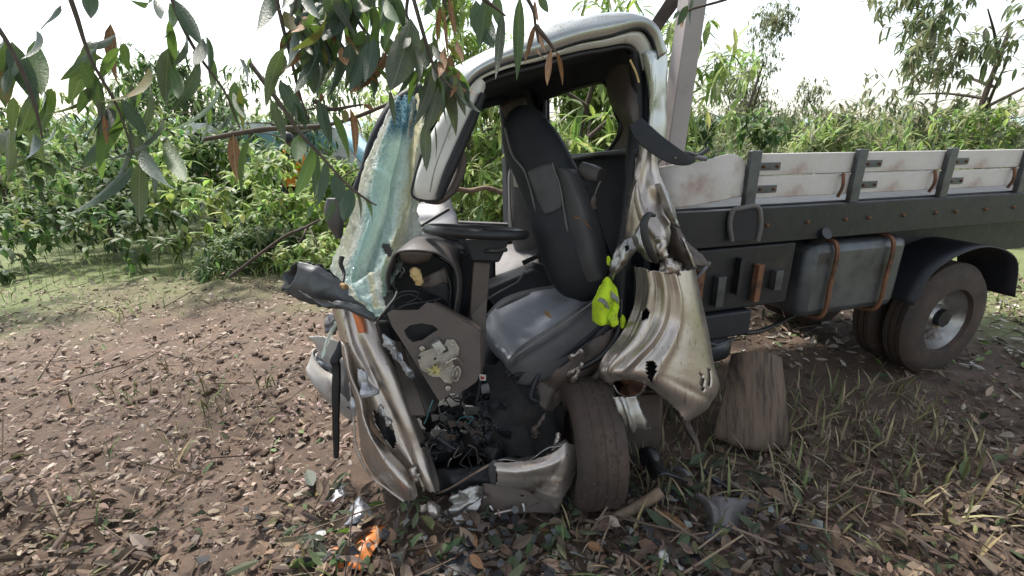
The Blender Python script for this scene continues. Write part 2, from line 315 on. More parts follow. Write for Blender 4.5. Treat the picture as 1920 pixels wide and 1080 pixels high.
def loft(name, secs, mat, parent, nseg=20, n=None, ex=2.0, amp=0.0, fr=7, seed=0, cap=True, smooth=40, thick=0, dvec=None, holes=()):
    """secs: (px,py,Y,half width px,half depth m); width lies across the spine in the picture plane, depth along Y"""
    pts = []
    for s in secs:
        c = P(*s[:3]); w = s[3] / F * (c - EYE).length * .97; pts.append((*c, w, s[4]))
    n = n or len(secs) * 5
    k = crspline(pts, n); verts, faces, uvs = [], [], []
    for i in range(n):
        c = Vector(k[i, :3]); t = Vector(k[min(i + 1, n - 1), :3] - k[max(i - 1, 0), :3]).normalized()
        dv = dvec or Vector((0, 1, 0)); w = t.cross(dv).normalized(); d = w.cross(t).normalized()
        for j in range(nseg):
            a = 2 * math.pi * j / nseg; ca, sa = math.cos(a), math.sin(a)
            x = math.copysign(abs(ca) ** (2 / ex), ca); y = math.copysign(abs(sa) ** (2 / ex), sa)
            p = c + w * (x * k[i, 3]) + d * (y * k[i, 4])
            if amp: p += (w * x + d * y).normalized() * amp * crease(p, fr, seed)
            verts.append(p); uvs.append((j / nseg, i / n))
    for i in range(n - 1):
        for j in range(nseg):
            f = (i * nseg + j, i * nseg + (j + 1) % nseg, (i + 1) * nseg + (j + 1) % nseg, (i + 1) * nseg + j)
            if holes:
                q = sum((verts[m] for m in f), Vector()) / 4; x, y = PX(q)
                if any(inpoly(x, y, h) for h in holes): continue
            faces.append(f)
    if cap:
        faces.append(tuple(range(nseg))[::-1]); faces.append(tuple((n - 1) * nseg + j for j in range(nseg)))
    return mesh_obj(name, verts, faces, mat, parent, smooth, thick, uvs)
def tube(name, pts, r, mat, parent=None, seg=8, n=None, world=False, taper=1.0, amp=0, smooth=60):
    k = crspline([tuple(q) if isinstance(q, Vector) else tuple(P(*q)) for q in pts], n or max(6, len(pts) * 5)); verts, faces = [], []; m = len(k)
    prev = None
    for i in range(m):
        c = Vector(k[i]); t = Vector(k[min(i + 1, m - 1)] - k[max(i - 1, 0)]).normalized()
        w = t.cross(Vector((0, 1, 0)) if prev is None else prev)
        if w.length < .05: w = t.cross(Vector((.7, .2, .6)))
        w.normalize(); d = w.cross(t).normalized(); prev = d
        rr = r * (1 + (taper - 1) * i / (m - 1)) * (1 + (amp * noise.noise(c * 9) if amp else 0))
        for j in range(seg):
            a = 2 * math.pi * j / seg; verts.append(c + w * math.cos(a) * rr + d * math.sin(a) * rr)
    for i in range(m - 1):
        for j in range(seg): faces.append((i * seg + j, i * seg + (j + 1) % seg, (i + 1) * seg + (j + 1) % seg, (i + 1) * seg + j))
    faces.append(tuple(range(seg))[::-1]); faces.append(tuple((m - 1) * seg + j for j in range(seg)))
    if name is None: return verts, faces
    return mesh_obj(name, verts, faces, mat, parent, smooth)
def plate(name, outer, mat, parent, fn, holes=(), thick=.005, bevel=.0015):
    """flat piece cut to an outline with holes; fn(px,py) -> world point"""
    loops = [[fn(*q) for q in outer]] + [[fn(*q) for q in h] for h in holes]
    tri = tessellate_polygon(loops); verts = [p for l in loops for p in l]; n = len(verts)
    nrm = (loops[0][1] - loops[0][0]).cross(loops[0][2] - loops[0][1]).normalized()
    nrm = Vector((0, 0, 0))
    for t in tri: nrm += (verts[t[1]] - verts[t[0]]).cross(verts[t[2]] - verts[t[0]])
    nrm.normalize()
    if nrm.y > 0: nrm = -nrm
    V = [v for v in verts] + [v - nrm * thick for v in verts]; faces = []
    for t in tri:
        q = (verts[t[1]] - verts[t[0]]).cross(verts[t[2]] - verts[t[0]]).dot(nrm)
        t = tuple(t) if q > 0 else tuple(t)[::-1]; faces.append(t); faces.append(tuple(x + n for x in t)[::-1])
    k = 0
    for l in loops:
        m = len(l)
        for i in range(m): faces.append((k + i, k + (i + 1) % m, k + (i + 1) % m + n, k + i + n))
        k += m
    o = mesh_obj(name, V, faces, mat, parent, 30)
    bm = bmesh.new(); bm.from_mesh(o.data); bmesh.ops.recalc_face_normals(bm, faces=bm.faces); bm.to_mesh(o.data); bm.free()
    return o
def hexa(name, c, mat, parent=None, bevel=.004):
    """box from 8 corners: 4 of one face then 4 of the opposite"""
    f = [(0, 1, 2, 3), (7, 6, 5, 4), (0, 4, 5, 1), (1, 5, 6, 2), (2, 6, 7, 3), (3, 7, 4, 0)]
    o = mesh_obj(name, c, f, mat, parent, 30, bevel=bevel)
    bm = bmesh.new(); bm.from_mesh(o.data); bmesh.ops.recalc_face_normals(bm, faces=bm.faces); bm.to_mesh(o.data); bm.free(); return o
def tbox(name, s0, s1, o0, o1, z0, z1, mat, parent, bevel=.004):
    return hexa(name, [TB(s0, o0, z0), TB(s1, o0, z0), TB(s1, o0, z1), TB(s0, o0, z1), TB(s0, o1, z0), TB(s1, o1, z0), TB(s1, o1, z1), TB(s0, o1, z1)], mat, parent, bevel)
def lathe(name, prof, c, axis, mat, parent, seg=32, smooth=35):
    """prof: (radius, along axis)"""
    axis = axis.normalized(); u = axis.cross(Vector((0, .1, 1))).normalized(); w = axis.cross(u); V, Fc = [], []
    for r, h in prof:
        for j in range(seg):
            a = 2 * math.pi * j / seg; V.append(c + axis * h + (u * math.cos(a) + w * math.sin(a)) * r)
    for i in range(len(prof) - 1):
        for j in range(seg): Fc.append((i * seg + j, i * seg + (j + 1) % seg, (i + 1) * seg + (j + 1) % seg, (i + 1) * seg + j))
    return mesh_obj(name, V, Fc, mat, parent, smooth)
#PART3
# ------------------------------------------------------------------ ground
def ground_z(x, y):
    z = .035 * noise.noise(Vector((x * 1.3, y * 1.3, 3))) + .02 * noise.noise(Vector((x * 4, y * 4, 8)))
    near = min(1, max(0, (math.hypot(x - .2, y - 1.9) - .9) / 1.5))
    z *= .35 + .65 * near
    if y > 5: z -= .075 * min(y - 5, 9)
    return z
def axis_grid(lo, hi, c, fine, grow):
    out = [c]; s = fine
    while out[-1] < hi: out.append(out[-1] + s); s *= grow if out[-1] - c > 3 else 1
    neg = [c]; s = fine
    while neg[-1] > lo: neg.append(neg[-1] - s); s *= grow if c - neg[-1] > 3 else 1
    return neg[::-1][:-1] + out
def build_ground():
    xs = axis_grid(-400, 400, 0, .07, 1.12); ys = axis_grid(-30, 500, 2.2, .07, 1.12)
    V = [(x, y, ground_z(x, y) + (.014 * noise.noise(Vector((x * 11, y * 11, 1))) + .05 * max(0, noise.noise(Vector((x * 3.1, y * 3.1, 31))) - .1) + .022 * abs(noise.noise(Vector((x * 6, y * 6, 41)))) - .01 if abs(x) < 4 and y < 6 else 0)) for x in xs for y in ys]; n = len(ys)
    Fc = [(i * n + j, (i + 1) * n + j, (i + 1) * n + j + 1, i * n + j + 1) for i in range(len(xs) - 1) for j in range(n - 1)]
    tag(mesh_obj('ground', V, Fc, 'soil', smooth=180, origin=(0, 0, 0)), kind='structure')
build_ground()
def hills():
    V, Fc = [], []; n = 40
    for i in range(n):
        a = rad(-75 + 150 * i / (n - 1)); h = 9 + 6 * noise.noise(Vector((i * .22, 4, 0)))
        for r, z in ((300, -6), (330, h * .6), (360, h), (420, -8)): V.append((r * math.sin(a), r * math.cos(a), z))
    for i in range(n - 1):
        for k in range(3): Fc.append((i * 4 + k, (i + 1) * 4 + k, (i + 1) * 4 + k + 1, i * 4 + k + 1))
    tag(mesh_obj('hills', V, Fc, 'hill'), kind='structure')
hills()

# ------------------------------------------------------------------ leaves
def leaf_geo(L, w, bend=.2, fold=.25, n=6, twist=0):
    """leaf hanging along -Z from the origin, face towards -Y"""
    V, Fc = [], []
    for i in range(n + 1):
        t = i / n; h = w * .5 * min(1.0, 3.15 * t ** .75 * (1 - t) ** .95) if 0 < t < 1 else .0012
        y = -bend * L * (t * t); z = -L * t; tw = twist * t
        for s in (-1, 0, 1):
            x = s * h; yy = y + abs(s) * h * fold
            V.append((x * math.cos(tw) - (yy - y) * math.sin(tw), y + x * math.sin(tw) + (yy - y) * math.cos(tw), z))
    for i in range(n):
        for k in (0, 1): Fc.append((i * 3 + k, i * 3 + k + 1, i * 3 + k + 4, i * 3 + k + 3))
    return V, Fc
def scatter_mesh(name, items, mat, kind=None, parent=None, smooth=60):
    """items: (verts, faces, matrix, colour) joined into one mesh"""
    V, Fc, K = [], [], []; b = 0
    for v, f, M, c in items:
        a = np.array(v) @ np.array(M.to_3x3()).T + np.array(M.translation); V.append(a); K.append(np.tile(c, (len(a), 1)))
        Fc += [tuple(x + b for x in q) for q in f]; b += len(a)
    o = mesh_obj(name, np.vstack(V), Fc, mat, parent, 0, cols=np.vstack(K))
    if kind: o['kind'] = kind
    return o
def euler(x, y, z): 
    from mathutils import Euler
    return Euler((x, y, z)).to_matrix().to_4x4()
BROAD = [leaf_geo(1, w, b, .3, 3) for w, b in ((.42, .15), (.5, .3), (.36, .45))]
LANCE = [leaf_geo(1, w, b, .3, 3) for w, b in ((.20, .15), (.26, .3), (.18, .45))]
def crown(rng, rx, ry, rz, ncl, L, cols, gap=.0, down=.55, shapes=None):
    """whorls of narrow leaves through an uneven volume"""
    items = []; blobs = [(Vector((rng.gauss(0, .5) * rx, rng.gauss(0, .5) * ry, rng.uniform(-.9, 1) * rz)), rng.uniform(.25, .5)) for _ in range(16)]
    for _ in range(ncl):
        c, s = rng.choice(blobs); d = Vector((rng.gauss(0, 1), rng.gauss(0, 1), rng.gauss(0, 1))).normalized() * s * rng.random() ** .45
        p = c + Vector((d.x * rx, d.y * ry, d.z * rz)); base = rng.choice(cols); br = rng.uniform(.65, 1.35)
        for k in range(rng.randint(4, 7)):
            v, f = rng.choice(shapes or LANCE); l = L * rng.uniform(.7, 1.2)
            M = Matrix.Translation(p) @ euler(0, 0, rng.uniform(0, 6.28)) @ euler(rng.uniform(.2, 1.5) if rng.random() < down else rng.uniform(1.2, 2.6), 0, 0) @ Matrix.Scale(l, 4)
            items.append((v, f, M, tuple(x * br * rng.uniform(.85, 1.15) for x in base)))
    return items
GREEN = [(.085, .15, .04), (.11, .18, .055), (.065, .12, .045), (.15, .20, .075)]
PALE = [(.20, .23, .12), (.16, .20, .09), (.25, .26, .14)]
LIT = [(.26, .36, .09), (.32, .41, .14), (.19, .28, .08)]  # sunlit greens: the sun's brightness is put into the leaf colours
def tree(label, x, y, h, rx, rz, seed, cols=GREEN, ncl=520, L=.16, r0=.05, name='leafy_tree', lean=.1, group=None, cz=None, cat='tree', broad=False):
    rng = random.Random(seed); z0 = ground_z(x, y) - .03; t = thing(name, label, cat, (x, y, z0), group)
    top = Vector((x + lean, y, z0 + h * .85)); mid = Vector((x + lean * .2 - .06, y + .05, z0 + h * .42))
    V, Fc = tube(None, [Vector((x, y, z0)), mid, top], r0, None, taper=.35, amp=.25)
    b = len(V)
    for k in range(6):
        s = Vector((x, y, z0)).lerp(top, rng.uniform(.35, .9)); a = rng.uniform(0, 6.28)
        e2 = s + Vector((math.cos(a) * rx * .8, math.sin(a) * rx * .8, rng.uniform(.1, .5) * rz)); m2 = s.lerp(e2, .5) + Vector((0, 0, .08))
        v, f = tube(None, [s, m2, e2], r0 * .4, None, seg=6, taper=.3); Fc += [tuple(q + b for q in g) for g in f]; V += v; b += len(v)
    mesh_obj('trunk', V, Fc, 'bark', t)
    its = crown(rng, rx, rx, rz, ncl, L * (.72 if broad else 1), cols, shapes=BROAD if broad else None); c = Vector((x + lean * .5, y, z0 + (cz if cz is not None else h - rz)))
    for i, (v, f, M, k) in enumerate(its): its[i] = (v, f, Matrix.Translation(c) @ M, k)
    scatter_mesh('crown', its, 'foliage', parent=t); return t
# trees and shrubs behind the wreck
tree('twisted leafy tree standing behind the cab, seen through its rear window', .62, 5.2, 2.6, 1.15, 1.15, 21, ncl=640, L=.2, r0=.065, lean=.25, cols=LIT)
tree('bright bushy shrub behind the cab seen through the far door window', -.55, 5.6, 1.9, 1.1, .95, 22, ncl=760, L=.17, r0=.03, cols=LIT, name='leafy_shrub', cat='shrub')
tree('low green shrub growing behind the windscreen side of the wreck', -2.5, 6.4, 1.3, 1.2, .7, 23, ncl=620, L=.18, r0=.03, broad=True, cols=LIT, name='leafy_shrub', cat='shrub')
tree('broad green shrub growing in front of the white van', -5.6, 6.6, 1.7, 1.5, .85, 24, broad=True, ncl=640, L=.2, r0=.03, cols=GREEN, name='leafy_shrub', cat='shrub')
tree('tall loose tree behind the white van', -7.6, 12.5, 4.6, 2.2, 1.7, 25, ncl=700, L=.3, r0=.1, cols=GREEN)
tree('slender leafy tree whose top shows above the cab roof', -.9, 7.2, 3.4, .9, .8, 26, ncl=330, L=.22, r0=.05, cols=LIT)
tree('hazy pale olive tree beyond the truck bed', 5.2, 11.5, 4.1, 1.3, 1.5, 27, ncl=2300, L=.11, r0=.07, cols=PALE, lean=.3)
tree('pale bushy shrub at the foot of the hazy olive tree', 3.7, 9.5, 2.0, 1.3, .9, 28, ncl=700, L=.18, r0=.03, cols=PALE, name='leafy_shrub', cat='shrub')
tree('yellow green shrub beyond the flatbed side', 6.5, 9.0, 2.1, 1.5, 1.0, 29, ncl=700, L=.2, r0=.03, cols=PALE + LIT, name='leafy_shrub', cat='shrub')
tree('large spreading tree far beyond the flatbed', 11.5, 12.5, 5.2, 2.6, 2.0, 30, ncl=900, L=.32, r0=.11, cols=PALE)
tree('tangled bright shrub filling the view behind the far door', -.15, 7.2, 2.3, 1.5, 1.1, 33, broad=True, ncl=1000, L=.2, r0=.03, cols=LIT, name='leafy_shrub', cat='shrub')
tree('tangled pale shrub behind the twisted tree', 1.25, 7.6, 2.4, 1.4, 1.2, 34, ncl=1000, L=.2, r0=.03, cols=LIT, name='leafy_shrub', cat='shrub')
tree('leafy sapling framed by the cab rear window', 1.0, 6.1, 2.5, .85, .8, 35, ncl=900, L=.17, r0=.03, cols=LIT, name='leafy_shrub', cat='shrub')
tree('low weedy bush on the grass beside the broken windscreen', -2.05, 4.9, .55, .7, .25, 36, broad=True, ncl=260, L=.14, r0=.012, cols=LIT, name='weed_bush', cat='shrub', lean=.02)
tree('low weedy bush in the grass in front of the standing person', -3.0, 5.5, .6, .8, .28, 37, ncl=280, L=.14, r0=.012, cols=GREEN, name='weed_bush', cat='shrub', lean=.02)
for lab, x, y, h, rx, sd in (('rounded green bush growing behind the fallen weeds', -4.9, 7.9, 1.55, 1.0, 51), ('tall bush beside the rear of the white van', -6.9, 9.2, 2.4, 1.4, 52), ('wide green bush standing well behind the rear of the white van', -8.6, 8.2, 2.0, 1.6, 53), ('bush between the white van and the broken windscreen', -2.15, 9.3, 2.1, .9, 54), ('tall pale bush beyond the rear wheel of the truck', 8.6, 8.0, 2.3, 1.6, 55), ('pale bush behind the dented side board', 4.6, 7.6, 1.9, 1.1, 56)):
    tree(lab, x, y, h, rx, h * .45, sd, ncl=620, L=.2, r0=.03, cols=(LIT + GREEN) if x < 0 else PALE + LIT, name='leafy_shrub', cat='shrub', broad=sd % 2 == 1)
tree('dark green tree at the edge of the clearing', -4.6, 10.5, 3.0, 1.3, 1.1, 31, ncl=420, L=.22, r0=.06, cols=GREEN)
tree('dense green shrub between the truck bed and the twisted tree', 2.3, 7.0, 1.8, 1.2, .85, 32, broad=True, ncl=620, L=.18, r0=.03, cols=GREEN, name='leafy_shrub', cat='shrub')
def far_wood():
    rng = random.Random(61); it = []
    for i in range(7500):
        a = rng.uniform(-1.05, 1.05); r = rng.uniform(15, 40); x, y = r * math.sin(a), r * math.cos(a)
        h = (1.9 + 1.8 * abs(noise.noise(Vector((x * .25, y * .25, 0))))) * (r / 26) ** .5; z = ground_z(x, y) + h * rng.random() ** .7
        br = rng.uniform(.6, 1.3); base = rng.choice(LIT + PALE + GREEN)
        for k in range(3):
            v, f = LANCE[k]; M = Matrix.Translation((x + rng.gauss(0, .25), y + rng.gauss(0, .25), z + rng.gauss(0, .15))) @ euler(0, 0, rng.uniform(0, 6.28)) @ euler(rng.uniform(.2, 2.8), 0, 0) @ Matrix.Diagonal((1.8, 1, 1, 1)) @ Matrix.Scale(rng.uniform(.35, .7), 4)
            it.append((v, f, M, tuple(q * br for q in base)))
    tag(scatter_mesh('far_scrub', it, 'foliage', 'stuff'), 'distant belt of pale green scrub beyond the clearing', 'scrub')
far_wood()
# pale limbs lying in the undergrowth
def limb(label, pts, r, mat='dry_twig', name='fallen_branch', cat='branch'):
    p = [P(*q) for q in pts]; return tag(tube(name, p, r, mat, taper=.6, amp=.3), label, cat)
limb('pale crooked limb seen through the far door window', [(845, 352, 3.9), (880, 358, 4.0), (915, 353, 4.0), (965, 372, 4.1)], .028)
limb('bare dark limb reaching to the top of the broken windscreen', [(380, 262, 3.6), (470, 246, 3.6), (526, 240, 3.6), (600, 236, 3.5), (660, 222, 3.4), (735, 192, 3.3)], .019, 'bark')
limb('thin dark forked twig over the grass by the windscreen', [(430, 520, 2.7), (526, 448, 2.7), (570, 428, 2.7), (600, 412, 2.7)], .010, 'bark')
limb('short dark twig below the forked twig', [(575, 428, 2.7), (568, 445, 2.65), (556, 462, 2.65)], .007, 'bark')

# ------------------------------------------------------------------ grass, litter
def jit(rng, c, a, b):
    k = rng.uniform(a, b); return tuple(q * k * rng.uniform(.94, 1.06) for q in c)
def clear_of_truck(x, y):
    q = Vector((x, y, 0)) - A0; o, s = q.dot(LAT), q.dot(FWD); return not (-.12 < o < 1.4 and -4 < s < 1.25)
def grass():
    rng = random.Random(5); it = []; blade = leaf_geo(1, .07, .5, .2, 3)
    def put(x, y, h, c):
        M = Matrix.Translation((x, y, ground_z(x, y) - .005)) @ euler(0, 0, rng.uniform(0, 6.28)) @ euler(math.pi + rng.gauss(0, .45), 0, 0) @ Matrix.Scale(h, 4)
        it.append((*blade, M, jit(rng, c, .7, 1.25)))
    for _ in range(7500):
        x, y = rng.uniform(-6.5, 6), rng.uniform(3.6, 9.5)
        d = noise.noise(Vector((x * .8, y * .8, 2))) + (.35 if y > 4.8 else -.25)
        if d > 0 and clear_of_truck(x, y): put(x, y, rng.uniform(.05, .17), rng.choice(LIT + [(.26, .24, .10)]))
    for _ in range(520):                                     # sparse tufts near
        cx, cy = rng.uniform(-2.6, 2.8), rng.uniform(1.0, 3.6)
        if noise.noise(Vector((cx * 1.4, cy * 1.4, 12))) < .16: continue
        if not clear_of_truck(cx, cy): continue
        for _ in range(4): put(cx + rng.gauss(0, .03), cy + rng.gauss(0, .03), rng.uniform(.05, .16), rng.choice([(.09, .14, .04), (.28, .22, .11), (.13, .15, .05)]))
    for _ in range(700):                                     # straw behind the wheel and at the right
        x, y = rng.uniform(.55, 2.4), rng.uniform(1.5, 2.6); put(x, y, rng.uniform(.06, .2), rng.choice([(.30, .25, .14), (.16, .17, .07), (.22, .17, .10)]))
    tag(scatter_mesh('grass', it, 'litter', 'stuff'), 'sparse green and straw coloured grass on the bare soil', 'grass')
grass()
BROWN = [(.105, .068, .042), (.14, .092, .060), (.07, .048, .034), (.18, .125, .085), (.085, .055, .042), (.23, .17, .12)]
def litter():
    rng = random.Random(9); it = []; shp = [leaf_geo(1, w, b, f, 4) for w, b, f in ((.42, .25, .5), (.34, -.2, .3), (.5, .4, .6), (.28, .1, -.3))]
    stick = ([(-.012, -.012, 0), (.012, -.012, 0), (0, .014, 0), (-.008, -.008, -1), (.008, -.008, -1), (0, .01, -1)], [(0, 1, 4, 3), (1, 2, 5, 4), (2, 0, 3, 5)])
    n = 0
    while n < 13500:
        y = .72 + 4.6 * rng.random() ** 1.6; x = rng.uniform(-1.25, 1.25) * (y + .6)
        drift = noise.noise(Vector((x * 1.6, y * 1.6, 21))) + .5 * noise.noise(Vector((x * 5, y * 5, 3))) + (.75 if y < 1.65 and x > -.9 else .3 if y < 1.65 else 0) + (.3 if x > .5 else -.12)
        n += 1
        if drift < rng.uniform(-.35, .45): continue
        sc = rng.uniform(.03, .10); k = rng.random()
        if not clear_of_truck(x, y) and rng.random() < .6: continue
        M = Matrix.Translation((x, y, ground_z(x, y) + rng.uniform(.004, .02 + .05 * max(0, min(1, drift))))) @ euler(0, 0, rng.uniform(0, 6.28)) @ euler(math.pi / 2 + rng.gauss(0, .45), rng.gauss(0, .5), 0)
        if k < .13:
            it.append((*stick, M @ Matrix.Scale(rng.uniform(.08, .34), 4), rng.choice([(.16, .115, .08), (.10, .07, .05), (.24, .18, .12)])))
        else:
            c = rng.choice(BROWN) if k < .82 else rng.choice([(.06, .085, .035), (.08, .11, .045), (.13, .13, .05), (.28, .23, .17)])
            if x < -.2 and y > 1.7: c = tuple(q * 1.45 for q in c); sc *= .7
            it.append((*rng.choice(shp), M @ Matrix.Scale(sc, 4), jit(rng, c, .6, 1.35)))
    slim = leaf_geo(1, .2, .3, .4, 4)
    chip = ([(-.5, -.1, 0), (0, -.15, .16), (.5, -.08, .05), (.45, .1, .08), (.02, .14, .2), (-.45, .12, .02)], [(0, 1, 4, 5), (1, 2, 3, 4)])
    for i in range(33000):                                    # fine chips and straw
        y = .75 + 4.2 * rng.random() ** 1.4; x = rng.uniform(-1.25, 1.25) * (y + .6)
        if not clear_of_truck(x, y) and rng.random() < .7: continue
        M = Matrix.Translation((x, y, ground_z(x, y) + rng.uniform(.002, .022))) @ euler(rng.gauss(0, .4), rng.gauss(0, .4), rng.uniform(0, 6.28)) @ Matrix.Diagonal((1, rng.uniform(.4, 1.6), 1, 1)) @ Matrix.Scale(.010 + .05 * rng.random() ** 2.5, 4)
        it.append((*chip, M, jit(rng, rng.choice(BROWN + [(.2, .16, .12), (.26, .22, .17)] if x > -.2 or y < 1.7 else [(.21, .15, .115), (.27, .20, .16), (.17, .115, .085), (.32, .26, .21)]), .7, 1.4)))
    for i in range(420):                                      # green leaves knocked off the tree
        y = .75 + 1.1 * rng.random(); x = rng.uniform(-1.0, 1.3)
        if -.62 < x < -.28 and 1.1 < y < 1.5: continue
        if not clear_of_truck(x, y) and y > 1.75: continue
        M = Matrix.Translation((x, y, ground_z(x, y) + rng.uniform(.015, .06))) @ euler(0, 0, rng.uniform(0, 6.28)) @ euler(math.pi / 2 + rng.gauss(0, .4), rng.gauss(0, .5), 0)
        it.append((*rng.choice([shp[1], shp[3], slim]), M @ Matrix.Scale(rng.uniform(.04, .125), 4), jit(rng, rng.choice([(.04, .055, .026), (.05, .068, .034), (.075, .08, .042), (.10, .062, .042), (.07, .045, .034)]), .5, 1.3)))
    for i in range(1300):                                     # pale litter behind the truck, sunlight put into its colours
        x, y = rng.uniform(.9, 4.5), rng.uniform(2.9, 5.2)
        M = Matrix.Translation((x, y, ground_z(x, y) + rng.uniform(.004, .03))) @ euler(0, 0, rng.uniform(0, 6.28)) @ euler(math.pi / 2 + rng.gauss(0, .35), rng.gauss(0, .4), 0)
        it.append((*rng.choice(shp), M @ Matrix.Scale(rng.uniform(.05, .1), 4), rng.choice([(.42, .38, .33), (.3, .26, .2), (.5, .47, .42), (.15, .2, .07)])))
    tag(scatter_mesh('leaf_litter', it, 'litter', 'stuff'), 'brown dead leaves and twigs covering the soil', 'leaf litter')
litter()
def scraps():
    rng = random.Random(83); it = []
    for i in range(330):
        x, y = (rng.gauss(-.12, .42), rng.uniform(1.12, 1.62)) if i < 220 else (rng.uniform(.45, 1.2), rng.uniform(1.15, 1.75)); r = rng.uniform(.006, .03)
        v = [(math.cos(a) * r * rng.uniform(.4, 1.2), math.sin(a) * r * rng.uniform(.4, 1.2), rng.uniform(-.2, .2) * r) for a in (0, 1.3, 2.6, 3.9, 5.2)]; v += [(a, b, c + .003) for a, b, c in v]
        f = [(0, 1, 2, 3, 4), (9, 8, 7, 6, 5)] + [(k, (k + 1) % 5, (k + 1) % 5 + 5, k + 5) for k in range(5)]
        M = Matrix.Translation((x, y, ground_z(x, y) + rng.uniform(.02, .06))) @ euler(rng.gauss(0, .5), rng.gauss(0, .5), rng.uniform(0, 6.28))
        it.append((v, f, M, jit(rng, rng.choice([(.02, .02, .022), (.02, .02, .022), (.05, .05, .05), (.09, .088, .085), (.17, .18, .178), (.11, .085, .07)]), .7, 1.3)))
    tag(scatter_mesh('crash_debris', it, 'litter', 'stuff'), 'small shards of dark and grey plastic strewn under the cab', 'debris')
scraps()
def clods():
    rng = random.Random(3); V, Fc = [], []
    for i in range(260):
        y = 1.2 + 2.6 * rng.random(); x = rng.uniform(-2.6, .1)
        if not clear_of_truck(x, y): continue
        r = rng.uniform(.008, .03); b = len(V); c = Vector((x, y, ground_z(x, y)))
        for dz, k in ((-.3, .8), (.35, 1), (.8, .55)):
            for j in range(6):
                a = j * 1.047 + rng.uniform(-.3, .3); q = r * k * rng.uniform(.7, 1.25); V.append(c + Vector((math.cos(a) * q, math.sin(a) * q, dz * r)))
        for l in (0, 1):
            for j in range(6): Fc.append((b + l * 6 + j, b + l * 6 + (j + 1) % 6, b + l * 6 + 6 + (j + 1) % 6, b + l * 6 + 6 + j))
        Fc.append(tuple(b + 12 + j for j in range(6)))
    tag(mesh_obj('soil_clods', V, Fc, 'soil', smooth=60), 'small crumbled clods of brown soil beside the bumper', 'soil', kind='stuff')
clods()
#PART4
# ------------------------------------------------------------------ the wrecked truck
T = thing('crashed_truck', 'crushed silver beige truck cab with its driver side torn open', 'truck', (.3, 2.3, 0))
def on(o, off, dz=0): v = o + LAT * off; v.z += dz; return v
# roof: rows run from the far edge over the crown to the near gutter and turned-in rail
crown_px = [(846, 163), (874, 124), (930, 92), (1000, 64), (1070, 42), (1130, 29), (1186, 27), (1226, 46), (1246, 92)]
drip_px = [(862, 185), (893, 146), (945, 121), (1010, 104), (1080, 80), (1140, 68), (1196, 54), (1220, 72), (1232, 112)]
rail_px = [(874, 205), (902, 154), (950, 132), (1010, 117), (1080, 96), (1130, 87), (1178, 80), (1198, 97), (1206, 132)]
Nc = [NS(*q, .05) for q in crown_px]; Nd = [NS(*q, 0) for q in drip_px]; Nr = [NS(*q, .035) for q in rail_px]
roofrows = [[on(p, 1.2, -.10) for p in Nc], [on(p, 1.05, -.01) for p in Nc], [on(p, .55, .015) for p in Nc], [on(p, .12, .008) for p in Nc], Nc, [a.lerp(b, .5) - LAT * .035 for a, b in zip(Nc, Nd)], Nd]
sheet('roof', roofrows, 'silver', T, 60, 50, .004, amp=.005, fr=4, seed=2)
sheet('roof_rail', [[p + LAT * .012 - Vector((0, 0, .006)) for p in Nd], [a.lerp(b, .5) - LAT * .006 for a, b in zip(Nd, Nr)], Nr, [on(p, .05, .012) for p in Nr]], 'white_metal', T, 44, 12, .004, amp=.004, fr=9)
tube('gutter_seam', [p - LAT * .006 for p in Nd], .005, 'black_trim', T, n=44)
sheet('roof_lining', [[on(p, 1.18, -.10) for p in Nr], [on(p, .9, -.035) for p in Nr], [on(p, .5, -.015) for p in Nr], [on(p, .06, -.004) for p in Nr]], 'lining', T, 36, 16, .012, amp=.01, fr=6)
tube('door_seal', [on(p, .015, -.012) for p in Nr], .012, 'rubber', T, n=40)
# dented rear corner post, outside
bp = [[(1203, 100, 0), (1222, 95, -.02), (1238, 96, .01), (1247, 100, .07), (1240, 110, .16)],
      [(1213, 150, 0), (1226, 150, -.03), (1240, 152, .0), (1250, 155, .07), (1240, 158, .17)],
      [(1216, 205, .0), (1224, 205, -.02), (1237, 208, .01), (1249, 212, .07), (1240, 215, .17)],
      [(1210, 250, .0), (1220, 252, -.02), (1232, 256, .0), (1247, 262, .07), (1238, 265, .16)],
      [(1203, 290, .01), (1213, 296, -.01), (1226, 300, .0), (1241, 300, .05), (1236, 310, .12)]]
sheet('corner_post', [[NS(*q) for q in r] for r in bp], 'silver', T, 30, 40, .004, amp=.006, fr=6, seed=4, disp=lambda u, v: .006 * math.sin(u * 12))
loft('inner_post', [(1188, 100, 2.06, 11, .04), (1196, 170, 2.06, 12, .04), (1194, 230, 2.04, 14, .04), (1186, 300, 2.0, 14, .04), (1178, 400, 1.96, 15, .04), (1166, 500, 1.94, 14, .04), (1160, 620, 1.92, 10, .03)], 'black_trim', T, amp=.012, fr=8)
tube('torn_edge_strip', [(1181, 112, 1.97), (1192, 135, 1.97), (1198, 155, 1.97)], .004, 'foam', T)
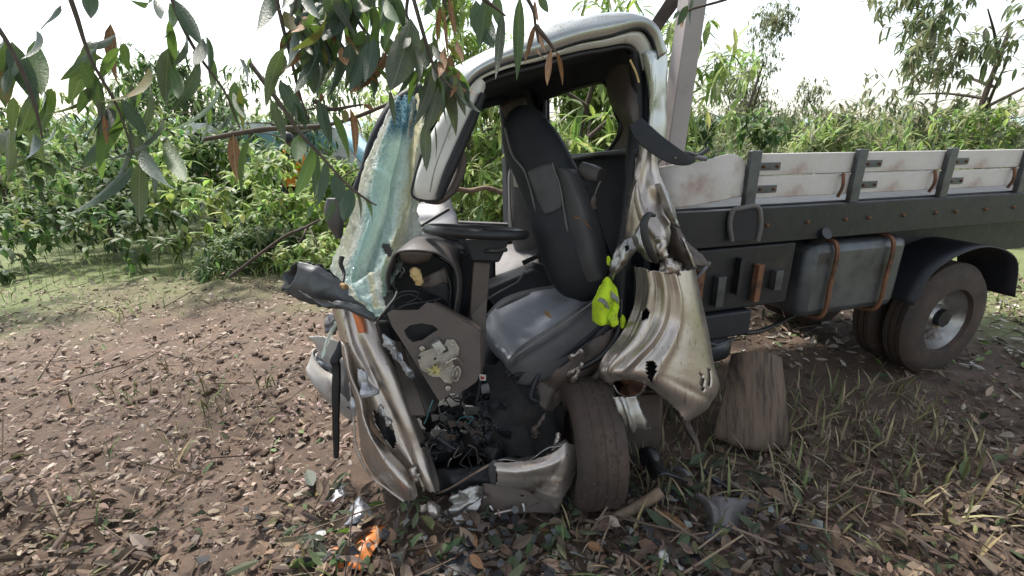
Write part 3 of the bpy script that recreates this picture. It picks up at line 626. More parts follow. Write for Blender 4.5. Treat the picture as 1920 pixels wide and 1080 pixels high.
# rear wall with its window
win = [(1022, 184), (1060, 171), (1100, 159), (1128, 153), (1139, 160), (1147, 182), (1154, 208), (1164, 234), (1160, 255), (1150, 272), (1138, 285), (1110, 291), (1070, 293), (1036, 293), (1022, 285)]
plate('rear_wall', [(950, 118), (1080, 92), (1200, 70), (1212, 140), (1210, 300), (1205, 700), (1010, 640), (945, 480), (940, 250)], 'lining', T, lambda x, y: RW(x, y, .0), [win], .03)
wv = [RW(*q, .012) for q in win]; tube('window_seal', wv + [wv[0]], .012, 'rubber', T, n=60)
tube('window_ledge', [RW(1055, 300, .05), RW(1110, 291, .05), RW(1150, 287, .05), RW(1192, 284, .05)], .012, 'dark_metal', T)
sheet('rear_trim', [[RW(1132, 120, .02), RW(1165, 112, .03), RW(1192, 108, .03)], [RW(1146, 190, .02), RW(1175, 190, .06), RW(1196, 190, .03)], [RW(1166, 240, .02), RW(1182, 245, .06), RW(1200, 245, .03)], [RW(1142, 290, .02), RW(1172, 292, .05), RW(1196, 290, .03)]], 'brown_plastic', T, 16, 24, .006, amp=.018, fr=8, seed=6)
# far side: pillars, door panel with sill
FO = 1.27
plate('far_door', [(675, 355), (730, 405), (855, 416), (952, 420), (1010, 425), (1010, 650), (700, 650), (640, 520)], 'pale_plastic', T, lambda x, y: NS(x, y, FO), (), .06)
loft('far_door_post', [(962, 150, 3.05, 30, .05), (972, 215, 3.1, 34, .05), (968, 300, 3.1, 22, .05), (970, 430, 3.1, 18, .05)], 'black_trim', T, ex=3)
sheet('post_trim', [[(938, 198, 3.0), (960, 184, 2.98), (985, 178, 2.98)], [(946, 218, 3.0), (970, 210, 2.98), (990, 206, 2.98)], [(955, 232, 3.0), (972, 226, 2.98), (994, 222, 2.98)]], 'brown_plastic', T, 8, 8, .004, amp=.01)
loft('far_windscreen_pillar', [(792, 168, 2.95, 14, .03), (740, 196, 2.85, 10, .03), (705, 255, 2.75, 10, .03), (684, 318, 2.7, 9, .03), (668, 360, 2.68, 9, .03)], 'black_trim', T)
tube('far_roof_edge', [on(p, 1.14, -.11) for p in Nr], .03, 'lining', T, n=30)
# near windscreen pillar, torn off at the foot
loft('windscreen_pillar', [(892, 150, 1.86, 20, .05), (868, 205, 1.84, 27, .05), (840, 262, 1.82, 30, .05), (817, 318, 1.80, 30, .05), (803, 352, 1.79, 28, .045), (800, 371, 1.79, 24, .04)], 'white_metal', T, 24, ex=2.6, amp=.010, fr=8, seed=3)
loft('pillar_seal', [(905, 178, 1.82, 6, .03), (884, 228, 1.80, 9, .03), (862, 278, 1.78, 10, .03), (840, 328, 1.76, 10, .03), (824, 371, 1.755, 7, .03)], 'black_trim', T)
tube('pillar_edge', [(790, 290, 1.79), (777, 335, 1.77), (772, 362, 1.76), (784, 374, 1.755), (812, 377, 1.75), (826, 372, 1.75)], .005, 'rubber', T)
plate('pillar_slot', [(797, 298), (804, 285), (808, 297), (805, 312), (798, 317), (794, 311)], 'rubber', T, lambda x, y: P(x, y, 1.755), (), .004)
tube('pillar_crease', [(853, 215, 1.785), (832, 270, 1.765), (815, 318, 1.75), (806, 360, 1.745)], .0025, 'grey_sheet', T)
tube('grab_handle', [(858, 278, 1.84), (866, 300, 1.86), (861, 328, 1.86), (845, 358, 1.85), (822, 374, 1.83), (798, 372, 1.81)], .0185, 'brown_plastic', T, 12)
# shattered laminated windscreen hanging in folds
ws = [[(738, 186, 2.30), (750, 184, 2.20), (762, 184, 2.24), (778, 182, 2.18), (790, 182, 2.24), (806, 184, 2.16)],
      [(722, 228, 2.34), (737, 226, 2.20), (756, 226, 2.25), (774, 226, 2.17), (788, 226, 2.24), (806, 226, 2.14)],
      [(704, 272, 2.36), (724, 272, 2.18), (748, 272, 2.24), (766, 272, 2.15), (781, 272, 2.23), (801, 272, 2.12)],
      [(682, 335, 2.34), (706, 338, 2.14), (736, 338, 2.22), (757, 338, 2.12), (771, 338, 2.20), (790, 338, 2.10)],
      [(660, 400, 2.28), (692, 402, 2.08), (722, 402, 2.18), (746, 404, 2.06), (764, 404, 2.15), (783, 404, 2.05)],
      [(638, 455, 2.18), (674, 458, 2.00), (704, 460, 2.10), (730, 458, 1.98), (752, 456, 2.05), (786, 438, 2.02)],
      [(618, 500, 2.06), (656, 512, 1.92), (686, 512, 2.00), (712, 506, 1.90), (732, 498, 1.95), (758, 474, 1.96)],
      [(622, 530, 1.98), (658, 542, 1.86), (688, 552, 1.92), (706, 552, 1.85), (722, 540, 1.88), (738, 512, 1.9)],
      [(650, 548, 1.95), (676, 566, 1.84), (694, 580, 1.88), (706, 584, 1.84), (716, 574, 1.86), (728, 545, 1.9)]]
sheet('windscreen', ws, 'shattered_glass', T, 80, 90, .004, amp=.016, fr=9, seed=8, rag=.014, smooth=40, disp=lambda u, v: .020 * noise.noise(Vector((u * 9, v * 2.2, 4))) + .010 * noise.noise(Vector((u * 24, v * 4, 1))) + .006 * noise.noise(Vector((u * 40, v * 34, 7))), holes=[[(716, 458), (730, 456), (738, 470), (730, 486), (722, 476)]])
loft('side_mirror', [(622, 372, 2.3, 8, .02), (624, 395, 2.3, 14, .035), (630, 420, 2.3, 13, .035), (636, 446, 2.3, 5, .02)], 'grey_plastic', T, ex=3)
# dash top seen through to the far side
sheet('dash_top', [[(772, 392, 2.75), (800, 382, 2.75), (846, 376, 2.72)], [(770, 418, 2.6), (805, 408, 2.6), (855, 400, 2.6)], [(768, 445, 2.4), (805, 440, 2.4), (862, 428, 2.4)], [(765, 480, 2.2), (810, 480, 2.2), (870, 470, 2.2)]], 'pale_plastic', T, 16, 18, .02, amp=.02, fr=6)
loft('dash_pad', [(772, 440, 2.25, 12, .1), (815, 452, 2.15, 22, .14), (855, 462, 2.1, 20, .12), (872, 470, 2.1, 10, .08)], 'dark_metal', T, ex=2.4, amp=.012)
tube('dash_strip', [(776, 432, 2.3), (805, 414, 2.35), (842, 392, 2.4)], .008, 'rubber', T)
# dashboard crossbeam and firewall that close the front
sheet('firewall', [[(690, 545, 2.4), (770, 520, 2.45), (850, 500, 2.5), (930, 470, 2.6)], [(700, 640, 2.25), (770, 640, 2.3), (850, 640, 2.35), (930, 640, 2.45)], [(740, 740, 2.1), (790, 740, 2.15), (850, 740, 2.2), (930, 740, 2.3)], [(780, 830, 1.9), (830, 830, 1.92), (880, 835, 1.95), (940, 840, 2.0)], [(800, 880, 1.78), (850, 885, 1.76), (900, 885, 1.78), (950, 880, 1.85)]], 'chassis', T, 40, 40, .006, amp=.06, fr=9, seed=17, smooth=24)
rf = random.Random(19)
for k in range(16):
    bx, by = rf.uniform(812, 960), rf.uniform(690, 850); Yb = 2.02 - (by - 690) * .0016 - .03
    pts = [(bx, by, Yb)]
    for m in range(4): pts.append((pts[-1][0] + rf.gauss(4, 16), pts[-1][1] + rf.gauss(8, 12), pts[-1][2] - rf.uniform(-.01, .03)))
    tube('footwell_cable', pts, rf.choice((.003, .005, .009)), rf.choice(('wire', 'rubber', 'chassis', 'black_trim')), T, 6)
for k in range(7):
    bx, by = rf.uniform(815, 940), rf.uniform(770, 860); Yb = 1.98 - (by - 690) * .0017
    w, h = rf.uniform(14, 34), rf.uniform(10, 24); t = rf.uniform(-.5, .5)
    sheet('footwell_scrap', [[(bx + x * w * math.cos(t) - y * h * math.sin(t), by + x * w * math.sin(t) + y * h * math.cos(t), Yb - .03 * (x + 1) * (1 - y)) for x in (-1, 0, 1)] for y in (-1, 0, 1)], rf.choice(('chassis', 'black_trim', 'dirty_carpet', 'chassis')), T, 12, 12, .004, amp=.03, fr=14, rag=.01, seed=50 + k, smooth=22)
V, Fc = [], []
for k in range(150):
    c = P(rf.gauss(905, 14) + 0, 0, 1) if False else P(rf.gauss(908, 13), rf.uniform(785, 865), 1.72); s = rf.uniform(.0015, .0035); b = len(V)
    V += [c + Vector((rf.uniform(-s, s), rf.uniform(-s, s), rf.uniform(-s, s))) for _ in range(4)]; Fc += [(b, b + 1, b + 2), (b, b + 2, b + 3), (b, b + 3, b + 1), (b + 1, b + 3, b + 2)]
for k in range(14):
    bx, by = rf.uniform(815, 925), rf.uniform(735, 860); Yb = 1.95 - (by - 690) * .0018 - .05; pts = [(bx, by, Yb)]
    for m in range(4): pts.append((pts[-1][0] + rf.gauss(2, 12), pts[-1][1] + rf.gauss(4, 9), pts[-1][2] - rf.uniform(-.01, .02)))
    tube('torn_cable', pts, rf.choice((.002, .003)), rf.choice(('wire', 'dark_metal', 'wire_blue', 'wire', 'brown_metal', 'rubber')), T, 5)
for k in range(5):
    bx, by = rf.uniform(820, 930), rf.uniform(780, 860); Yb = 1.93 - (by - 690) * .0018 - .04; w, h = rf.uniform(9, 18), rf.uniform(5, 10)
    plate('broken_bracket', [(bx - w, by - h), (bx + w * .6, by - h * .8), (bx + w, by), (bx + w * .4, by + h), (bx, by + h * .3), (bx - w * .8, by + h)], rf.choice(('brown_metal', 'grey_plastic', 'grey_sheet')), T, lambda x, y, a=Yb, b=bx: P(x, y, a + (x - b) * .0012), [[(bx - 3, by - 2), (bx + 2, by - 3), (bx + 2, by + 1), (bx - 2, by + 1)]], .005)
tag(mesh_obj('glass_crumbs', V, Fc, 'shattered_scrap', T, 0), kind='stuff')
# instrument hood: folded shell with an open face
sheet('instrument_hood', [[(724, 545, 1.78), (722, 520, 1.76), (728, 497, 1.74), (742, 476, 1.73), (770, 470, 1.72), (812, 473, 1.72), (836, 485, 1.74), (852, 505, 1.78), (858, 540, 1.8), (852, 585, 1.82)],
      [(728, 545, 1.85), (728, 515, 1.84), (738, 490, 1.82), (752, 466, 1.82), (778, 452, 1.82), (815, 458, 1.82), (842, 472, 1.84), (856, 498, 1.86), (862, 540, 1.86), (856, 590, 1.88)],
      [(735, 545, 2.0), (738, 505, 2.0), (748, 478, 2.0), (765, 456, 2.0), (785, 444, 2.0), (815, 448, 2.0), (850, 462, 2.0), (866, 490, 2.0), (872, 530, 2.0), (868, 590, 2.0)]], 'grey_plastic', T, 60, 20, .006, amp=.006, fr=9, smooth=28)
sheet('hood_lip', [[(748, 474, 1.735), (775, 472, 1.73), (812, 475, 1.735)], [(752, 486, 1.76), (775, 489, 1.75), (806, 486, 1.76)], [(756, 492, 1.80), (778, 494, 1.79), (800, 490, 1.80)]], 'brown_plastic', T, 12, 8, .004)
plate('cluster_back', [(732, 500), (752, 482), (812, 478), (845, 500), (855, 590), (800, 585), (740, 580)], 'black_trim', T, lambda x, y: P(x, y, 1.96), (), .02)
sheet('torn_cluster_panel', [[(792, 520, 1.82), (815, 510, 1.82), (836, 500, 1.84)], [(788, 536, 1.81), (815, 530, 1.81), (840, 522, 1.83)], [(792, 540, 1.82), (818, 545, 1.82), (842, 540, 1.84)]], 'brown_plastic', T, 10, 10, .004, amp=.008)
sheet('broken_cluster_face', [[(796, 545, 1.80), (830, 530, 1.82), (846, 545, 1.84)], [(786, 540, 1.8), (826, 560, 1.82), (848, 575, 1.84)]], 'black_trim', T, 10, 8, .008)
sheet('torn_foam', [[(770, 508, 1.80), (776, 502, 1.79), (786, 508, 1.8)], [(775, 516, 1.795), (782, 516, 1.78), (790, 514, 1.79)], [(778, 526, 1.79), (786, 527, 1.785), (791, 522, 1.79)], [(782, 532, 1.8), (786, 534, 1.79), (788, 532, 1.8)]], 'foam', T, 12, 14, .012, amp=.012, fr=30)
for k, q in enumerate([[(754, 500, 1.8), (758, 508, 1.79), (752, 515, 1.8)], [(748, 505, 1.82), (754, 512, 1.81), (750, 520, 1.82)]]): tube('torn_clip', q, .003, 'pale_plastic', T, 6)
for k, q in enumerate([[(705, 605, 1.72), (728, 578, 1.72), (742, 555, 1.74), (760, 546, 1.74), (783, 548, 1.75), (780, 560, 1.76), (762, 568, 1.76)], [(712, 600, 1.74), (735, 570, 1.75), (750, 556, 1.75), (770, 552, 1.76), (790, 562, 1.78)],
        [(730, 590, 1.75), (760, 572, 1.74), (800, 566, 1.75), (826, 560, 1.78)], [(745, 545, 1.75), (738, 535, 1.75), (742, 528, 1.76)], [(836, 505, 1.83), (845, 540, 1.82), (843, 575, 1.82), (848, 600, 1.82)], [(852, 500, 1.85), (858, 550, 1.84), (856, 600, 1.82)],
        [(715, 640, 1.75), (728, 660, 1.75), (742, 690, 1.76), (760, 705, 1.77)], [(716, 655, 1.74), (740, 700, 1.75), (752, 730, 1.76)]]):
    tube('wire', q, .0035, 'wire', T, 6)
tube('bright_wire', [(703, 607, 1.71), (722, 580, 1.715), (738, 560, 1.73), (744, 546, 1.74)], .003, 'grey_sheet', T, 6)
tube('blue_wire', [(812, 750, 1.62), (806, 765, 1.60), (800, 785, 1.60), (795, 795, 1.60)], .0025, 'wire_blue', T, 6)
# steering wheel (rim seen almost edge-on), column and shroud
cw = P(893, 434, 1.92); nrm = Vector((.06, .145, 1)).normalized(); e1 = nrm.cross(Vector((0, 1, 0))).normalized(); e2 = nrm.cross(e1)
rim = [cw + e1 * (.197 * math.cos(a)) + e2 * (.19 * math.sin(a)) for a in np.linspace(0, 2 * math.pi, 33)]
sw = tube('steering_wheel', rim, .019, 'rubber', T, 12, n=90)
lathe('hub', [(.001, .0), (.06, -.003), (.075, -.02), (.07, -.05), (.001, -.055)], cw, nrm, 'black_trim', sw, 24)
for a in (0.15, 2.9, 4.6):
    q = cw + (e1 * math.cos(a) + e2 * math.sin(a)) * .19; tube('spoke', [cw - nrm * .03, cw.lerp(q, .5) - nrm * .03, q], .014, 'black_trim', sw, 8)
hexa('column_cover', [P(872, 448, 1.82), P(958, 446, 1.84), P(936, 492, 1.84), P(884, 490, 1.82), P(868, 448, 2.0), P(952, 446, 2.02), P(930, 490, 2.0), P(880, 488, 2.0)], 'black_trim', T, .008)
tube('column_stalk', [(905, 470, 1.84), (930, 472, 1.8), (950, 468, 1.78)], .008, 'rubber', T)
hexa('column_shroud', [P(888, 490, 1.86), P(920, 492, 1.88), P(915, 560, 1.86), P(880, 600, 1.84), P(880, 490, 2.0), P(910, 492, 2.0), P(905, 580, 2.0), P(872, 600, 2.0)], 'brown_plastic', T, .006)
hexa('column_panel', [P(882, 590, 1.84), P(914, 556, 1.86), P(908, 690, 1.82), P(896, 668, 1.80), P(880, 590, 1.97), P(912, 560, 1.98), P(908, 690, 1.95), P(890, 668, 1.94)], 'brown_plastic', T, .006)
hexa('column_dark_side', [P(862, 470, 1.92), P(890, 480, 1.9), P(886, 600, 1.9), P(858, 600, 1.92), P(862, 470, 2.1), P(890, 480, 2.1), P(886, 600, 2.1), P(858, 600, 2.1)], 'black_trim', T, .01)
# brown bracket plate with its lever mechanism
bpf = lambda x, y: P(x, y, 1.70 - (y - 570) * .00042 + (x - 800) * .00018)
brk = plate('bracket_plate', [(726, 588), (735, 583), (784, 581), (800, 567), (812, 569), (893, 615), (900, 622), (901, 700), (893, 716), (876, 728), (856, 740), (848, 735), (827, 752), (822, 750), (760, 650), (735, 612)],
      'brown_plastic', T, bpf, [[(757, 620), (768, 610), (790, 606), (812, 610), (822, 618), (806, 628), (792, 638), (774, 642), (764, 634)]], .008)
sheet('bracket_flange', [[(812, 569, 1.70), (855, 592, 1.70), (893, 615, 1.70), (901, 630, 1.70), (901, 700, 1.67)], [(815, 564, 1.74), (858, 587, 1.74), (898, 610, 1.74), (906, 628, 1.74), (905, 700, 1.71)]], 'brown_plastic', T, 24, 5, .004)
hexa('mechanism_backing', [P(750, 600, 1.74), P(830, 605, 1.75), P(880, 720, 1.74), P(800, 720, 1.72), P(750, 600, 1.85), P(830, 605, 1.85), P(880, 720, 1.85), P(800, 720, 1.85)], 'chassis', T)
mf = lambda x, y: bpf(x, y) - Vector((0, .012, 0))
lev = plate('lever_plate', [(783, 668), (790, 658), (808, 652), (820, 640), (834, 644), (838, 634), (852, 634), (862, 650), (860, 664), (848, 672), (852, 682), (864, 690), (858, 706), (846, 716), (834, 714), (826, 704), (812, 704), (800, 696), (790, 690)], 'cast_metal', T, mf,
      [[(828, 650), (838, 646), (842, 655), (832, 660)], [(812, 682), (818, 680), (821, 686), (815, 689)]], .006)
for x, y, r in ((793, 651, .010), (841, 678, .010), (841, 725, .010), (849, 645, .007), (787, 668, .006), (817, 670, .004), (816, 683, .006), (858, 697, .008)):
    lathe('bolt', [(.001, .012), (r * .6, .012), (r * .65, .006), (r, .005), (r * 1.1, 0)], mf(x, y), Vector((0, -1, .2)), 'bolt_metal' if r > .0065 else 'black_trim', brk, 12)
plate('mechanism_tab', [(806, 642), (822, 630), (828, 636), (812, 650)], 'grey_plastic', T, lambda x, y: bpf(x, y) - Vector((0, .02, 0)), (), .01)
plate('mechanism_block', [(812, 640), (826, 632), (838, 648), (824, 660)], 'grey_sheet', T, lambda x, y: bpf(x, y) - Vector((0, .03, 0)), (), .02)
tube('lever_spring', [(832, 690, 1.63), (845, 676, 1.625), (858, 672, 1.63), (866, 684, 1.64)], .004, 'bolt_metal', T, 6)
tube('lever_ring', [mf(852, 690) - Vector((0, .012, 0)), mf(860, 682) - Vector((0, .012, 0)), mf(864, 694) - Vector((0, .012, 0)), mf(858, 708) - Vector((0, .012, 0)), mf(850, 704) - Vector((0, .012, 0)), mf(852, 690) - Vector((0, .012, 0))], .005, 'cast_metal', T, 8)
def fluff():
    rng = random.Random(4); V, Fc = [], []; c = P(815, 694, 1.625)
    for i in range(90):
        d = Vector((rng.gauss(0, 1), -abs(rng.gauss(0, .5)), rng.gauss(0, .7))).normalized() * rng.uniform(.012, .032); s = c + Vector((rng.gauss(0, .007), 0, rng.gauss(0, .005))); w = Vector((rng.gauss(0, 1), rng.gauss(0, 1), rng.gauss(0, 1))).normalized() * .0016; b = len(V)
        V.extend([s - w, s + w, s + d + w * .3, s + d - w * .3]); Fc.append((b, b + 1, b + 2, b + 3))
    mesh_obj('yellow_tuft', V, Fc, 'yellow_fluff', T)
fluff()
sheet('torn_insulation', [[(716, 632, 1.70), (724, 630, 1.70), (730, 636, 1.70)], [(732, 660, 1.70), (742, 656, 1.69), (748, 662, 1.7)], [(752, 690, 1.69), (762, 688, 1.68), (766, 694, 1.69)], [(770, 700, 1.69), (774, 706, 1.68), (772, 712, 1.69)]], 'foil', T, 10, 24, .004, amp=.02, fr=18, rag=.015)
hexa('side_duct', [P(712, 640, 1.78), P(752, 640, 1.80), P(800, 780, 1.72), P(770, 780, 1.68), P(712, 640, 1.95), P(752, 640, 1.95), P(800, 780, 1.9), P(770, 780, 1.9)], 'brown_metal', T)
# floor and pedals in the dark footwell
fl = lambda s, o, z: TB(-s, o, z)
sheet('floor_pan', [[fl(1.15, .02, .17), fl(.8, .02, .17), fl(.45, .02, .16), fl(.05, .02, .18)], [fl(1.15, .4, .2), fl(.8, .4, .2), fl(.45, .4, .21), fl(.05, .4, .24)], [fl(1.1, .8, .34), fl(.8, .8, .3), fl(.45, .8, .3), fl(.05, .8, .34)], [fl(1.1, 1.22, .4), fl(.8, 1.22, .36), fl(.45, 1.22, .34), fl(.05, 1.22, .36)]], 'chassis', T, 36, 36, .006, amp=.03, fr=7)
loft('engine_hump', [(1000, 560, 2.6, 60, .25), (955, 640, 2.5, 60, .25), (925, 720, 2.35, 60, .25), (905, 800, 2.2, 55, .2)], 'chassis', T, ex=3.5)
sheet('torn_carpet', [[(905, 690, 1.98), (950, 680, 1.98), (1010, 700, 1.92), (1060, 700, 1.9)], [(920, 750, 1.86), (960, 745, 1.84), (1015, 760, 1.82), (1060, 770, 1.84)], [(925, 800, 1.78), (975, 805, 1.74), (1015, 815, 1.74), (1055, 810, 1.78)], [(920, 855, 1.72), (970, 860, 1.68), (1010, 850, 1.66), (1050, 835, 1.70)]], 'dirty_carpet', T, 36, 36, .008, amp=.05, fr=8, seed=27, rag=.012, smooth=26)
tube('pedal_arm', [(902, 690, 1.9), (898, 735, 1.86), (890, 762, 1.84)], .009, 'chassis', T)
plate('pedal_pad', [(872, 762), (899, 764), (901, 778), (874, 776)], 'grey_sheet', T, lambda x, y: P(x, y, 1.82), (), .012)
plate('pedal_tag', [(898, 702), (911, 704), (911, 714), (900, 713)], 'paper', T, lambda x, y: P(x, y, 1.84), (), .006)
plate('tag_red_mark', [(901, 706), (908, 707), (908, 711), (902, 711)], 'red_paint', T, lambda x, y: P(x, y, 1.838), (), .002)
sheet('white_clip', [[(902, 722, 1.84), (915, 718, 1.83)], [(903, 735, 1.83), (918, 730, 1.82)], [(904, 738, 1.83), (918, 736, 1.83)]], 'pale_plastic', T, 8, 8, .006)
tube('loose_wire', [(843, 768, 1.82), (855, 772, 1.8), (872, 775, 1.8)], .003, 'grey_sheet', T, 6)
tube('loose_wire', [(840, 875, 1.6), (842, 866, 1.59), (846, 860, 1.58)], .003, 'grey_sheet', T, 6)
# driver seat
seat = hexa('driver_seat', [P(945, 700, 1.9), P(1120, 640, 1.95), P(1130, 700, 1.92), P(985, 770, 1.86), P(945, 660, 2.25), P(1120, 600, 2.25), P(1130, 680, 2.25), P(985, 760, 2.2)], 'black_trim', T, .01)
back = loft('backrest', [(972, 206, 2.26, 10, .03), (978, 222, 2.24, 34, .06), (992, 262, 2.22, 50, .075), (1016, 310, 2.19, 56, .085), (1036, 360, 2.17, 57, .09), (1052, 410, 2.15, 60, .095), (1070, 460, 2.13, 63, .10), (1088, 505, 2.12, 62, .10), (1100, 538, 2.11, 48, .08), (1104, 556, 2.11, 22, .05)], 'seat_black', seat, 30, 50, ex=2.8, amp=.006, fr=7)
def on_seat(pts, dy): return [(x, y, Y - dy) for x, y, Y in pts]
sheet('grey_insert', [[(988, 322, 2.099), (1012, 310, 2.092), (1035, 305, 2.099)], [(1000, 356, 2.084), (1024, 345, 2.074), (1047, 335, 2.084)], [(1010, 382, 2.074), (1034, 374, 2.059), (1054, 364, 2.069)], [(1021, 402, 2.059), (1036, 398, 2.049), (1053, 390, 2.059)]], 'seat_grey', seat, 14, 18, .002, amp=.001, fr=20)
sheet('side_bolster', [[(1040, 312, 2.110), (1058, 316, 2.070), (1082, 320, 2.110)], [(1058, 380, 2.080), (1085, 380, 2.030), (1112, 385, 2.080)], [(1068, 440, 2.060), (1100, 440, 2.010), (1130, 445, 2.060)], [(1085, 495, 2.040), (1112, 492, 2.000), (1140, 490, 2.050)], [(1105, 530, 2.030), (1125, 525, 2.010), (1140, 515, 2.050)]], 'seat_grey', seat, 16, 28, .012, amp=.006, fr=10)
for q in ([(1035, 306, 2.10), (1050, 350, 2.075), (1058, 400, 2.055), (1066, 440, 2.045), (1082, 490, 2.03), (1108, 540, 2.04)], [(946, 240, 2.17), (960, 290, 2.13), (985, 325, 2.11), (1003, 390, 2.09), (1012, 440, 2.08), (1030, 490, 2.06), (1058, 528, 2.05)], [(985, 215, 2.19), (1010, 222, 2.19), (1045, 258, 2.18), (1075, 305, 2.15), (1098, 350, 2.13)]):
    tube('piping', q, .0045, 'piping', seat, 6)
sheet('cushion', [[(1060, 542, 2.25), (1100, 546, 2.22), (1140, 556, 2.16)], [(985, 556, 2.25), (1050, 566, 2.14), (1130, 585, 2.06)], [(935, 580, 2.2), (1005, 596, 2.06), (1090, 606, 1.98)], [(914, 604, 2.14), (965, 632, 1.98), (1030, 642, 1.92)], [(916, 628, 2.1), (945, 668, 1.93), (975, 688, 1.88)], [(922, 650, 2.12), (945, 690, 1.97), (968, 708, 1.93)]], 'seat_vinyl', seat, 36, 36, .03, amp=.012, fr=9, seed=2, disp=lambda u, v: -.02 * math.exp(-((u - .5) / .22) ** 2) * (1 if v < .8 else .3))
loft('cushion_bolster', [(1150, 560, 2.02, 14, .05), (1125, 588, 1.99, 30, .06), (1080, 628, 1.95, 36, .07), (1030, 662, 1.91, 38, .075), (985, 686, 1.88, 32, .07), (960, 696, 1.87, 20, .05)], 'seat_grey', seat, 28, ex=4.5, amp=.012, fr=10)
loft('far_bolster', [(1040, 546, 2.3, 10, .05), (1000, 556, 2.28, 14, .06), (950, 574, 2.24, 15, .06), (918, 600, 2.18, 10, .05)], 'seat_grey', seat, 18, ex=2.6)
tube('bolster_seam', [(1112, 566, 1.94), (1060, 604, 1.87), (1005, 640, 1.82), (965, 668, 1.79)], .004, 'piping', seat, 6)
sheet('seat_skirt', [[(1135, 600, 1.93), (1085, 640, 1.88), (1030, 680, 1.83), (960, 705, 1.80)], [(1135, 640, 1.93), (1090, 675, 1.9), (1040, 705, 1.86), (975, 720, 1.84)]], 'seat_black', seat, 24, 10, .01, amp=.01)
tube('recline_lever', [(1010, 700, 1.82), (1000, 725, 1.80), (996, 745, 1.79), (1006, 752, 1.79)], .011, 'black_trim', seat, 8)
# crushed seat frame below
sheet('seat_frame', [[(1150, 610, 1.92), (1110, 640, 1.88), (1060, 680, 1.84), (1005, 720, 1.82)], [(1150, 660, 1.88), (1110, 690, 1.84), (1065, 720, 1.80), (1010, 770, 1.78)], [(1140, 700, 1.88), (1100, 725, 1.84), (1060, 760, 1.80), (1000, 810, 1.76)]], 'brown_metal', T, 30, 24, .005, amp=.035, fr=8, rag=.015, seed=9)
tube('frame_rail', [(1160, 650, 1.86), (1110, 715, 1.80), (1060, 745, 1.78)], .016, 'brown_metal', T)
for q in ([(1066, 672, 1.79), (1078, 665, 1.78), (1092, 655, 1.79)], [(1060, 704, 1.77), (1076, 694, 1.755), (1094, 682, 1.76)], [(1070, 716, 1.76), (1080, 705, 1.75), (1086, 690, 1.76)]):
    sheet('torn_strip', [[(x - 3, y - 3, Y) for x, y, Y in q], [(x, y + 1, Y - .01) for x, y, Y in q], [(x + 3, y + 5, Y) for x, y, Y in q]], 'champagne_worn', T, 16, 6, .003, amp=.015, fr=30, rag=.006)
tube('seat_hose', [(1165, 560, 1.9), (1160, 620, 1.86), (1130, 665, 1.83), (1090, 690, 1.83), (1060, 705, 1.84)], .012, 'rubber', T)
# passenger seat and the box between
ps = loft('passenger_seat', [(966, 295, 2.95, 10, .04), (978, 320, 2.93, 26, .06), (984, 370, 2.9, 32, .07), (988, 430, 2.86, 34, .08), (992, 470, 2.84, 26, .07)], 'seat_pale', T, 22, ex=3)
sheet('pale_patch', [[(960, 300, 2.84), (970, 304, 2.83), (980, 316, 2.84)], [(962, 330, 2.83), (972, 332, 2.82), (984, 336, 2.83)], [(964, 350, 2.82), (974, 352, 2.81), (985, 353, 2.82)]], 'paper', ps, 8, 8, .006)
sheet('seat_cushion', [[(945, 462, 2.9), (975, 458, 2.9), (1020, 455, 2.88)], [(920, 500, 2.72), (965, 490, 2.68), (1010, 480, 2.7)], [(908, 528, 2.6), (955, 515, 2.55), (1012, 500, 2.6)], [(908, 545, 2.6), (955, 532, 2.56), (1012, 515, 2.6)]], 'seat_pale', ps, 18, 18, .02, amp=.006)
tube('piping', [(957, 305, 2.84), (956, 360, 2.82), (960, 420, 2.8), (968, 455, 2.8)], .004, 'piping', ps, 6)
hexa('centre_box', [P(905, 545, 2.35), P(1000, 505, 2.4), P(1110, 545, 2.3), P(930, 580, 2.28), P(905, 525, 2.55), P(1000, 490, 2.6), P(1110, 530, 2.55), P(930, 570, 2.5)], 'black_trim', T, .01)
tube('trim_strip', [(912, 562, 2.28), (940, 545, 2.29), (972, 528, 2.31)], .004, 'pale_plastic', T, 6)
tube('buckle_stalk', [(972, 528, 2.3), (978, 518, 2.29), (982, 510, 2.29)], .006, 'pale_plastic', T, 6)
plate('seat_pocket', [(978, 490), (1005, 478), (1010, 484), (982, 498)], 'black_trim', T, lambda x, y: P(x, y, 2.5), (), .01)
# belt reel, hanging buckle, belt strap
loft('belt_reel', [(1092, 318, 2.16, 14, .04), (1110, 325, 2.13, 16, .045), (1128, 330, 2.1, 13, .04)], 'grey_plastic', T, ex=3)
tube('belt_cord', [(1126, 340, 2.08), (1120, 352, 2.07), (1113, 372, 2.07)], .004, 'piping', T, 6)
loft('belt_buckle', [(1115, 368, 2.06, 4, .006), (1112, 380, 2.06, 6, .008), (1116, 392, 2.06, 4, .006)], 'brown_plastic', T, ex=3)
loft('seat_belt', [(1192, 228, 1.93, 13, .004), (1205, 248, 1.90, 17, .004), (1232, 272, 1.88, 17, .004), (1262, 291, 1.86, 15, .004), (1286, 300, 1.86, 10, .004), (1302, 300, 1.87, 5, .003)], 'black_trim', T, 12, ex=4)
lathe('belt_rivet', [(.001, .006), (.003, .005), (.004, 0)], P(1266, 296, 1.85), Vector((0, -1, 0)), 'bolt_metal', T, 10)
